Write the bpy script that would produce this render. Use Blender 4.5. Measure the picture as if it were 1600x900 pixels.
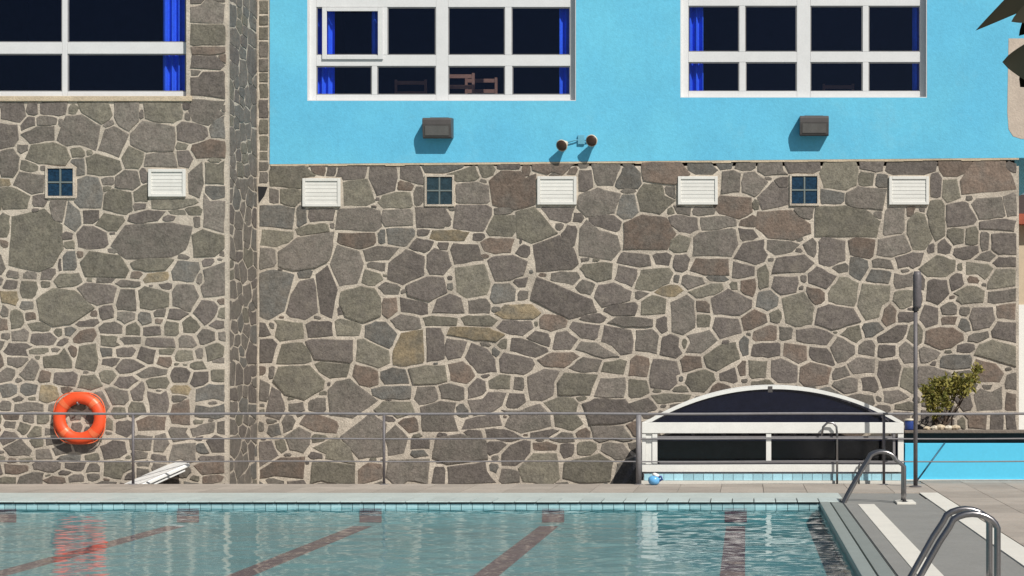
import bpy, bmesh, math, random
import numpy as np
from mathutils import Vector, Matrix

R = math.radians
for o in list(bpy.data.objects):
    bpy.data.objects.remove(o, do_unlink=True)
scene = bpy.context.scene
COL = scene.collection

# ------------------------------------------------------------------ camera, sky, sun, exposure
F = 2600.0            # focal length in photograph pixels (1600 wide)
CX, CY = 1165.0, 580.0  # where the view axis meets the photograph: the facade is seen square-on
EYE = 1.6
cam_d = bpy.data.cameras.new('camera')
cam = bpy.data.objects.new('camera', cam_d)
COL.objects.link(cam)
cam.location = (0, 0, EYE)
cam.rotation_euler = (R(90), 0, 0)
cam_d.sensor_width = 36.0
cam_d.lens = 36.0 * F / 1600.0
cam_d.shift_x = -(CX - 800.0) / 1600.0
cam_d.shift_y = (CY - 450.0) / 1600.0
cam_d.clip_end = 800
scene.camera = cam

SUN = Vector((0.62, -0.80, 1.0)).normalized()      # towards the sun
sun_el = math.asin(SUN.z)
sun_az = math.atan2(SUN.x, SUN.y)
world = bpy.data.worlds.new('World')
scene.world = world
world.use_nodes = True
wn = world.node_tree
bg = wn.nodes['Background']
sky = wn.nodes.new('ShaderNodeTexSky')
sky.sky_type = 'NISHITA'
sky.sun_disc = False
sky.sun_elevation = sun_el
sky.sun_rotation = sun_az
sky.air_density = 1.0
sky.dust_density = 1.2
wn.links.new(sky.outputs['Color'], bg.inputs['Color'])
bg.inputs['Strength'].default_value = 0.05
sd = bpy.data.lights.new('sun', 'SUN')
sd.energy = 4.7
sd.angle = R(0.55)
sd.color = (1.0, 0.955, 0.88)
so = bpy.data.objects.new('sun', sd)
COL.objects.link(so)
so.location = SUN * 40
so.rotation_euler = (-SUN).to_track_quat('-Z', 'Y').to_euler()
scene.view_settings.view_transform = 'Standard'
scene.view_settings.look = 'None'
scene.view_settings.gamma = 1.0
scene.view_settings.exposure = 0.0
scene.view_settings.use_curve_mapping = False

# ------------------------------------------------------------------ planes of the place (metres from the camera)
D_POOL, D_DECK, D_FENCE = 20.5, 23.62, 23.5
D_WING, D_MAIN = 24.5, 25.95
D_BLUE = 25.938
D_ENC = 23.8
Z_LOW = -0.35        # ground behind the pool deck lies lower
Z_WATER = -0.078
Z_FLOOR = -0.27

def P(x, y, D):
    return Vector(((x - CX) * D / F, D, EYE + (CY - y) * D / F))
def PX(x, D): return (x - CX) * D / F
def PZ(y, D): return EYE + (CY - y) * D / F

# ------------------------------------------------------------------ materials
def new_mat(name):
    m = bpy.data.materials.new(name)
    m.use_nodes = True
    nt = m.node_tree
    return m, nt, nt.nodes['Principled BSDF']

def N(nt, kind, **kw):
    n = nt.nodes.new(kind)
    for k, v in kw.items():
        if k in n.inputs: n.inputs[k].default_value = v
        else: setattr(n, k, v)
    return n

def mat(name, col, rough=0.7, metal=0.0, var=0.12, scale=6.0, fine=60.0, bump=0.0, bump_scale=40.0,
        rnd=0.0, hue=None, stain=0.0, stain_col=(0.1, 0.09, 0.08), stain_scale=1.2, stretch=None, streak=0.0, streak_col=(0.1, 0.1, 0.1)):
    """plain procedural surface: base colour, mottled at two scales, optional per-object shift, stains and fine relief"""
    m, nt, b = new_mat(name)
    L = nt.links.new
    geo = N(nt, 'ShaderNodeNewGeometry')
    pos = geo.outputs['Position']
    if stretch:
        mp = N(nt, 'ShaderNodeMapping'); mp.inputs['Scale'].default_value = stretch
        L(pos, mp.inputs['Vector']); pos = mp.outputs['Vector']
    n1 = N(nt, 'ShaderNodeTexNoise', Scale=scale, Detail=5.0, Roughness=0.6)
    n2 = N(nt, 'ShaderNodeTexNoise', Scale=fine, Detail=3.0)
    L(pos, n1.inputs['Vector']); L(pos, n2.inputs['Vector'])
    add = N(nt, 'ShaderNodeMath', operation='ADD'); L(n1.outputs['Fac'], add.inputs[0]); L(n2.outputs['Fac'], add.inputs[1])
    mr = N(nt, 'ShaderNodeMapRange'); mr.inputs['From Min'].default_value = 0.7; mr.inputs['From Max'].default_value = 1.3
    mr.inputs['To Min'].default_value = 1.0 - var; mr.inputs['To Max'].default_value = 1.0 + var
    L(add.outputs[0], mr.inputs['Value'])
    val = mr.outputs['Result']
    if rnd:
        oi = N(nt, 'ShaderNodeObjectInfo')
        r2 = N(nt, 'ShaderNodeMapRange'); r2.inputs['To Min'].default_value = 1 - rnd; r2.inputs['To Max'].default_value = 1 + rnd
        L(oi.outputs['Random'], r2.inputs['Value'])
        mu = N(nt, 'ShaderNodeMath', operation='MULTIPLY'); L(val, mu.inputs[0]); L(r2.outputs['Result'], mu.inputs[1]); val = mu.outputs[0]
    base = N(nt, 'ShaderNodeRGB'); base.outputs[0].default_value = (*col, 1)
    c = base.outputs[0]
    if hue:
        mx = N(nt, 'ShaderNodeMix', data_type='RGBA'); n3 = N(nt, 'ShaderNodeTexNoise', Scale=scale * 0.45, Detail=4.0)
        L(pos, n3.inputs['Vector'])
        m3 = N(nt, 'ShaderNodeMapRange'); m3.inputs['From Min'].default_value = 0.4; m3.inputs['From Max'].default_value = 0.66
        L(n3.outputs['Fac'], m3.inputs['Value']); L(m3.outputs['Result'], mx.inputs['Factor'])
        L(c, mx.inputs['A']); mx.inputs['B'].default_value = (*hue, 1); c = mx.outputs['Result']
    vm = N(nt, 'ShaderNodeVectorMath', operation='SCALE'); L(c, vm.inputs[0]); L(val, vm.inputs['Scale'])
    c = vm.outputs['Vector']
    if stain:
        n4 = N(nt, 'ShaderNodeTexNoise', Scale=stain_scale, Detail=8.0, Roughness=0.7); L(pos, n4.inputs['Vector'])
        m4 = N(nt, 'ShaderNodeMapRange'); m4.inputs['From Min'].default_value = 0.56; m4.inputs['From Max'].default_value = 0.74
        m4.inputs['To Max'].default_value = stain
        L(n4.outputs['Fac'], m4.inputs['Value'])
        mx = N(nt, 'ShaderNodeMix', data_type='RGBA'); L(m4.outputs['Result'], mx.inputs['Factor'])
        L(c, mx.inputs['A']); mx.inputs['B'].default_value = (*stain_col, 1); c = mx.outputs['Result']
    if streak:
        mp = N(nt, 'ShaderNodeMapping'); mp.inputs['Scale'].default_value = (7.0, 1.0, 0.55); L(pos, mp.inputs['Vector'])
        n5 = N(nt, 'ShaderNodeTexNoise', Scale=1.0, Detail=7.0, Roughness=0.65); L(mp.outputs['Vector'], n5.inputs['Vector'])
        m5 = N(nt, 'ShaderNodeMapRange'); m5.inputs['From Min'].default_value = 0.54; m5.inputs['From Max'].default_value = 0.76
        m5.inputs['To Max'].default_value = streak; L(n5.outputs['Fac'], m5.inputs['Value'])
        mx = N(nt, 'ShaderNodeMix', data_type='RGBA'); L(m5.outputs['Result'], mx.inputs['Factor'])
        L(c, mx.inputs['A']); mx.inputs['B'].default_value = (*streak_col, 1); c = mx.outputs['Result']
    L(c, b.inputs['Base Color'])
    b.inputs['Roughness'].default_value = rough
    b.inputs['Metallic'].default_value = metal
    if bump:
        nb = N(nt, 'ShaderNodeTexNoise', Scale=bump_scale, Detail=6.0, Roughness=0.65); L(pos, nb.inputs['Vector'])
        bp = N(nt, 'ShaderNodeBump'); bp.inputs['Strength'].default_value = bump; bp.inputs['Distance'].default_value = 0.02
        L(nb.outputs['Fac'], bp.inputs['Height']); L(bp.outputs['Normal'], b.inputs['Normal'])
    return m

def fresnel_mat(name, tint, ior, rough, gloss=(1, 1, 1), bump=None):
    """clear sheet: tinted see-through below, mirror by Fresnel above"""
    m, nt, b = new_mat(name)
    L = nt.links.new
    nt.nodes.remove(b)
    out = nt.nodes['Material Output']
    fr = N(nt, 'ShaderNodeFresnel')
    gb = N(nt, 'ShaderNodeNewGeometry')      # same air-to-sheet index from both sides: no total reflection inside a thin sheet
    im = N(nt, 'ShaderNodeMapRange'); im.inputs['To Min'].default_value = ior; im.inputs['To Max'].default_value = 1.0 / ior
    L(gb.outputs['Backfacing'], im.inputs['Value']); L(im.outputs['Result'], fr.inputs['IOR'])
    tr = N(nt, 'ShaderNodeBsdfTransparent'); tr.inputs['Color'].default_value = (*tint, 1)
    gl = N(nt, 'ShaderNodeBsdfGlossy'); gl.inputs['Roughness'].default_value = rough; gl.inputs['Color'].default_value = (*gloss, 1)
    mx = N(nt, 'ShaderNodeMixShader')
    L(fr.outputs[0], mx.inputs[0]); L(tr.outputs[0], mx.inputs[1]); L(gl.outputs[0], mx.inputs[2]); L(mx.outputs[0], out.inputs['Surface'])
    if bump:
        geo = N(nt, 'ShaderNodeNewGeometry'); mp = N(nt, 'ShaderNodeMapping'); mp.inputs['Scale'].default_value = bump[2]
        L(geo.outputs['Position'], mp.inputs['Vector'])
        nb = N(nt, 'ShaderNodeTexNoise', Scale=bump[1], Detail=3.0); L(mp.outputs['Vector'], nb.inputs['Vector'])
        bp = N(nt, 'ShaderNodeBump'); bp.inputs['Strength'].default_value = bump[0]; bp.inputs['Distance'].default_value = 0.01
        L(nb.outputs['Fac'], bp.inputs['Height'])
        L(bp.outputs['Normal'], gl.inputs['Normal']); L(bp.outputs['Normal'], fr.inputs['Normal'])
    return m

M = {}
ST = dict(rough=0.9, var=0.34, scale=11.0, fine=38.0, bump=0.7, bump_scale=22.0, rnd=0.20, stain=0.42, stain_col=(0.25, 0.215, 0.17), stain_scale=4.5)
M['g'] = mat('stone_grey_brown', (0.170, 0.148, 0.128), hue=(0.152, 0.137, 0.116), **ST)
M['d'] = mat('stone_dark_purple', (0.132, 0.113, 0.101), hue=(0.148, 0.128, 0.111), **ST)
M['o'] = mat('stone_olive', (0.178, 0.162, 0.126), hue=(0.152, 0.138, 0.112), **ST)
M['r'] = mat('stone_russet', (0.170, 0.128, 0.101), hue=(0.148, 0.123, 0.103), **ST)
M['t'] = mat('stone_tan', (0.26, 0.205, 0.13), hue=(0.18, 0.155, 0.115), **ST)
M['b'] = mat('stone_blue_grey', (0.142, 0.136, 0.124), hue=(0.145, 0.131, 0.113), **ST)
M['mortar'] = mat('mortar', (0.53, 0.465, 0.385), rough=0.95, var=0.26, scale=5, fine=50, bump=0.7, bump_scale=35, hue=(0.43, 0.375, 0.31), stain=0.3, stain_col=(0.2, 0.17, 0.14), stain_scale=1.6)
M['cream'] = mat('cream_render', (0.52, 0.43, 0.31), rough=0.95, var=0.22, scale=7, fine=60, bump=0.5)
M['blue'] = mat('blue_plaster', (0.115, 0.475, 0.70), rough=0.85, var=0.075, scale=1.6, fine=22, bump=0.22, bump_scale=40, hue=(0.135, 0.52, 0.72), stain=0.30, stain_col=(0.25, 0.56, 0.67), stain_scale=1.1, streak=0.20, streak_col=(0.10, 0.33, 0.46))
M['patch'] = mat('bare_plaster', (0.50, 0.42, 0.35), rough=0.9, var=0.12, scale=4, fine=40, bump=0.3)
M['white'] = mat('white_painted_metal', (0.66, 0.665, 0.67), rough=0.4, var=0.05, scale=5, fine=40)
M['white_old'] = mat('white_louvre_paint', (0.68, 0.67, 0.63), rough=0.5, var=0.06, scale=8, fine=50, rnd=0.05)
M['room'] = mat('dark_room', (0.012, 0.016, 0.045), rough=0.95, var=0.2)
M['curtain'] = mat('blue_curtain', (0.03, 0.13, 0.85), rough=0.9, var=0.15, scale=4, fine=30)
M['glass'] = fresnel_mat('window_glass', (0.90, 0.92, 0.96), 1.40, 0.02, gloss=(0.55, 0.65, 1.0))
M['block'] = mat('blue_glass_block', (0.010, 0.035, 0.070), rough=0.12, var=0.5, scale=14, fine=40)
M['block_grey'] = mat('grey_glass_block', (0.025, 0.048, 0.062), rough=0.2, var=0.4, scale=14, fine=40)
M['bar'] = mat('glazing_bar', (0.15, 0.18, 0.175), rough=0.6)
M['lamp'] = mat('lamp_housing', (0.075, 0.068, 0.066), rough=0.5, var=0.15)
M['lamp_glass'] = mat('lamp_glass', (0.12, 0.115, 0.11), rough=0.25, var=0.15)
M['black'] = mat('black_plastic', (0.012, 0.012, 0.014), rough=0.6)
M['spot'] = mat('spot_housing', (0.06, 0.032, 0.02), rough=0.4)
M['pale'] = mat('pale_ceramic', (0.62, 0.55, 0.44), rough=0.5)
M['bracket'] = mat('bracket_blue', (0.12, 0.38, 0.52), rough=0.6)
M['steel'] = mat('brushed_steel', (0.29, 0.28, 0.285), rough=0.3, metal=0.95, var=0.12, scale=3, fine=80)
M['rail'] = mat('grey_rail_paint', (0.20, 0.192, 0.20), rough=0.45, var=0.15, scale=3, fine=30, stain=0.4, stain_col=(0.2, 0.13, 0.09), stain_scale=2.0)
M['pole'] = mat('pole_paint', (0.118, 0.108, 0.114), rough=0.5, var=0.2, scale=3, fine=30, stain=0.5, stain_col=(0.16, 0.10, 0.075), stain_scale=1.4)
M['orange'] = mat('lifebuoy_orange', (0.80, 0.085, 0.022), rough=0.5, var=0.06, scale=8)
M['orange_band'] = mat('lifebuoy_band', (0.80, 0.16, 0.06), rough=0.4, var=0.06)
M['rope'] = mat('rope', (0.55, 0.50, 0.44), rough=0.9)
M['plastic'] = mat('white_plastic', (0.80, 0.80, 0.78), rough=0.35, var=0.05)
M['concrete'] = mat('ground_concrete', (0.19, 0.17, 0.15), rough=0.9, var=0.2, scale=2, fine=30, bump=0.3)
M['paver'] = mat('beige_paver', (0.37, 0.325, 0.28), rough=0.85, var=0.17, scale=3, fine=40, rnd=0.12, bump=0.25, stain=0.3, stain_col=(0.24, 0.20, 0.17), stain_scale=1.5)
M['coping'] = mat('coping_tile', (0.51, 0.585, 0.57), rough=0.4, var=0.10, scale=4, fine=30, rnd=0.06)
M['film'] = mat('wet_edge_tile', (0.50, 0.555, 0.53), rough=0.5, var=0.12, scale=3, fine=30)
M['pooltile'] = mat('pool_tile', (0.34, 0.50, 0.525), rough=0.3, var=0.08, scale=6, fine=30, rnd=0.15)
M['poolfloor'] = mat('pool_floor', (0.22, 0.46, 0.50), rough=0.6, var=0.16, scale=1.1, fine=14)
M['lane'] = mat('lane_tile', (0.26, 0.095, 0.125), rough=0.5, var=0.15, scale=5, fine=30)
M['walk'] = mat('grey_walkway', (0.245, 0.242, 0.228), rough=0.8, var=0.10, scale=2.2, fine=40, bump=0.2, stain=0.2, stain_col=(0.18, 0.17, 0.155))
M['gutter'] = mat('gutter_cover', (0.225, 0.25, 0.237), rough=0.6, var=0.10, scale=3, fine=40)
M['nosing'] = mat('edge_nosing', (0.27, 0.305, 0.29), rough=0.5, var=0.10, scale=3, fine=40)
M['stripe'] = mat('white_stone_band', (0.70, 0.675, 0.61), rough=0.7, var=0.07, scale=3, fine=40, stain=0.15, stain_col=(0.45, 0.42, 0.37))
M['water'] = fresnel_mat('pool_water', (0.66, 0.83, 0.84), 1.40, 0.035, bump=(0.07, 9.0, (1, 1.6, 1)))
M['alu'] = mat('white_aluminium', (0.74, 0.74, 0.71), rough=0.4, var=0.07, scale=4)
M['poly'] = fresnel_mat('smoked_sheet', (0.42, 0.44, 0.52), 1.5, 0.10)
M['dark'] = mat('dark_lining', (0.20, 0.225, 0.30), rough=0.9, var=0.3)
M['ledge'] = mat('brown_ledge', (0.17, 0.14, 0.115), rough=0.9, var=0.3, bump=0.4)
M['soil'] = mat('soil', (0.085, 0.06, 0.045), rough=1.0, var=0.4, bump=0.8)
M['lowblue'] = mat('low_wall_blue', (0.085, 0.53, 0.78), rough=0.7, var=0.04, scale=2, fine=25)
M['ballblue'] = mat('light_blue_plastic', (0.14, 0.42, 0.75), rough=0.3)
M['navy'] = mat('navy_plastic', (0.02, 0.05, 0.22), rough=0.4)
M['wood'] = mat('brown_wood', (0.24, 0.125, 0.085), rough=0.6, var=0.2)
M['bark'] = mat('bark', (0.09, 0.062, 0.045), rough=0.95, var=0.4, scale=10, bump=0.8)
M['housewhite'] = mat('house_white', (0.78, 0.77, 0.74), rough=0.9, var=0.05)
M['housecream'] = mat('house_cream', (0.55, 0.45, 0.33), rough=0.9, var=0.08)
M['rooftile'] = mat('roof_red', (0.36, 0.09, 0.05), rough=0.85, var=0.25)
M['roofdark'] = mat('roof_dark', (0.06, 0.038, 0.032), rough=0.9, var=0.3)

def leaf_mat(name, c1, c2, trans=0.25):
    m, nt, b = new_mat(name)
    L = nt.links.new
    geo = N(nt, 'ShaderNodeNewGeometry')
    n = N(nt, 'ShaderNodeTexNoise', Scale=7.0, Detail=3.0); L(geo.outputs['Position'], n.inputs['Vector'])
    ad = N(nt, 'ShaderNodeMath', operation='ADD'); L(n.outputs['Fac'], ad.inputs[0]); L(geo.outputs['Random Per Island'], ad.inputs[1])
    mr = N(nt, 'ShaderNodeMapRange'); mr.inputs['From Min'].default_value = 0.4; mr.inputs['From Max'].default_value = 1.5; L(ad.outputs[0], mr.inputs['Value'])
    mx = N(nt, 'ShaderNodeMix', data_type='RGBA'); L(mr.outputs['Result'], mx.inputs['Factor'])
    mx.inputs['A'].default_value = (*c1, 1); mx.inputs['B'].default_value = (*c2, 1)
    L(mx.outputs['Result'], b.inputs['Base Color']); b.inputs['Roughness'].default_value = 0.75; b.inputs['Specular IOR Level'].default_value = 0.15
    tl = N(nt, 'ShaderNodeBsdfTranslucent'); L(mx.outputs['Result'], tl.inputs['Color'])
    ms = N(nt, 'ShaderNodeMixShader'); ms.inputs[0].default_value = trans
    L(b.outputs[0], ms.inputs[1]); L(tl.outputs[0], ms.inputs[2]); L(ms.outputs[0], nt.nodes['Material Output'].inputs['Surface'])
    return m
M['shrub'] = leaf_mat('shrub_leaf', (0.10, 0.12, 0.03), (0.40, 0.34, 0.10), 0.25)
M['bigleaf'] = leaf_mat('dark_leaf', (0.010, 0.014, 0.008), (0.026, 0.022, 0.012), 0.03)

# ------------------------------------------------------------------ object helpers
WL = {}     # world position of every object (all are plain translations)
def link(o, parent, loc):
    COL.objects.link(o)
    o.location = loc
    WL[o.name] = Vector(loc)
    if parent is not None:
        o.parent = parent
        o.matrix_parent_inverse = Matrix.Translation(-WL[parent.name])
    return o

def tag(o, label, cat, group=None):
    o['label'] = label; o['category'] = cat
    if group: o['group'] = group
    return o
def struct(o):
    o['kind'] = 'structure'; return o
def stuff(o):
    o['kind'] = 'stuff'; return o

def thing(name, loc, label, cat, group=None):
    o = bpy.data.objects.new(name, None)
    o.empty_display_size = 0.2
    link(o, None, loc)
    return tag(o, label, cat, group)

class MB:
    def __init__(s): s.v = []; s.f = []
    def add(s, vs, fs):
        k = len(s.v); s.v += [tuple(v) for v in vs]; s.f += [tuple(i + k for i in f) for f in fs]; return s
    def box(s, x0, x1, y0, y1, z0, z1):
        vs = [(x0, y0, z0), (x1, y0, z0), (x1, y1, z0), (x0, y1, z0), (x0, y0, z1), (x1, y0, z1), (x1, y1, z1), (x0, y1, z1)]
        return s.add(vs, [(0, 3, 2, 1), (4, 5, 6, 7), (0, 1, 5, 4), (1, 2, 6, 5), (2, 3, 7, 6), (3, 0, 4, 7)])
    def prism(s, pts, d):
        """closed polygon (list of 3D points, counter-clockwise seen from -d) pushed along vector d"""
        n = len(pts); d = Vector(d)
        vs = [Vector(p) for p in pts] + [Vector(p) + d for p in pts]
        fs = [tuple(range(n)), tuple(reversed(range(n, 2 * n)))] + [(i, i + n, (i + 1) % n + n, (i + 1) % n) for i in range(n)]
        return s.add(vs, fs)
    def tube(s, path, r, seg=10, cap=True):
        path = [Vector(p) for p in path]; n = len(path)
        rr = r if isinstance(r, (list, tuple)) else [r] * n
        vs = []; fs = []; up = None
        for i, p in enumerate(path):
            t = (path[min(i + 1, n - 1)] - path[max(i - 1, 0)]).normalized()
            if up is None:
                up = Vector((0, 0, 1)) if abs(t.z) < 0.9 else Vector((0, 1, 0))
            a = t.cross(up).normalized(); up = a.cross(t).normalized()
            for k in range(seg):
                th = 2 * math.pi * k / seg
                vs.append(p + (a * math.cos(th) + up * math.sin(th)) * rr[i])
        for i in range(n - 1):
            for k in range(seg):
                k2 = (k + 1) % seg
                fs.append((i * seg + k, i * seg + k2, (i + 1) * seg + k2, (i + 1) * seg + k))
        if cap:
            fs.append(tuple(reversed(range(seg)))); fs.append(tuple(range((n - 1) * seg, n * seg)))
        return s.add(vs, fs)
    def lathe(s, c, prof, axis, seg=20):
        """profile of (radius, height along axis) revolved around axis through c"""
        c = Vector(c); ax = Vector(axis).normalized()
        u = ax.orthogonal().normalized(); w = ax.cross(u)
        vs = []; fs = []; n = len(prof)
        for r_, h in prof:
            for k in range(seg):
                th = 2 * math.pi * k / seg
                vs.append(c + ax * h + (u * math.cos(th) + w * math.sin(th)) * r_)
        for i in range(n - 1):
            for k in range(seg):
                k2 = (k + 1) % seg
                fs.append((i * seg + k, i * seg + k2, (i + 1) * seg + k2, (i + 1) * seg + k))
        fs.append(tuple(reversed(range(seg)))); fs.append(tuple(range((n - 1) * seg, n * seg)))
        return s.add(vs, fs)

def obj(name, mb, m, parent=None, smooth=False, bevel=0.0, origin=None):
    v = np.array([tuple(p) for p in mb.v], float)
    if origin is None:
        lo, hi = v.min(0), v.max(0)
        origin = Vector(((lo[0] + hi[0]) / 2, (lo[1] + hi[1]) / 2, lo[2]))
    v = v - np.array(tuple(origin))
    me = bpy.data.meshes.new(name)
    me.from_pydata(v.tolist(), [], mb.f)
    me.update()
    bm = bmesh.new(); bm.from_mesh(me); bmesh.ops.recalc_face_normals(bm, faces=bm.faces); bm.to_mesh(me); bm.free()
    me.materials.append(M[m] if isinstance(m, str) else m)
    if smooth:
        me.polygons.foreach_set('use_smooth', [True] * len(me.polygons))
    o = bpy.data.objects.new(name, me)
    link(o, parent, origin)
    if bevel:
        bv = o.modifiers.new('bevel', 'BEVEL'); bv.width = bevel; bv.segments = 2; bv.limit_method = 'ANGLE'
    return o
def box(name, x0, x1, y0, y1, z0, z1, m, parent=None, bevel=0.0):
    return obj(name, MB().box(x0, x1, y0, y1, z0, z1), m, parent, bevel=bevel)
def copy(o, loc, parent):
    c = o.copy(); link(c, parent, loc); return c

def slab_with_holes(mb, x0, x1, z0, z1, y0, y1, holes, zlow=None):
    """upright slab, front y0, with rectangular openings; zlow(x) gives a sloping lower edge"""
    xs = sorted({x0, x1, *[h[0] for h in holes], *[h[1] for h in holes]})
    zs = sorted({z0, z1, *[h[2] for h in holes], *[h[3] for h in holes]})
    nx, nz = len(xs), len(zs)
    vs = []; idx = {}
    for yi, y in enumerate((y0, y1)):
        for i, x in enumerate(xs):
            for j, z in enumerate(zs):
                zz = zlow(x) if (zlow and j == 0) else z
                idx[yi, i, j] = len(vs); vs.append((x, y, zz))
    def solid(i, j):
        if i < 0 or j < 0 or i >= nx - 1 or j >= nz - 1: return False
        cx, cz = (xs[i] + xs[i + 1]) / 2, (zs[j] + zs[j + 1]) / 2
        return not any(h[0] < cx < h[1] and h[2] < cz < h[3] for h in holes)
    fs = []
    for i in range(nx - 1):
        for j in range(nz - 1):
            if not solid(i, j): continue
            fs.append((idx[0, i, j], idx[0, i + 1, j], idx[0, i + 1, j + 1], idx[0, i, j + 1]))
            fs.append((idx[1, i, j], idx[1, i, j + 1], idx[1, i + 1, j + 1], idx[1, i + 1, j]))
            for di, dj, e in ((-1, 0, ((i, j), (i, j + 1))), (1, 0, ((i + 1, j), (i + 1, j + 1))), (0, -1, ((i, j), (i + 1, j))), (0, 1, ((i, j + 1), (i + 1, j + 1)))):
                if not solid(i + di, j + dj):
                    a, b = e
                    fs.append((idx[0, a[0], a[1]], idx[0, b[0], b[1]], idx[1, b[0], b[1]], idx[1, a[0], a[1]]))
    return mb.add(vs, fs)

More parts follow.
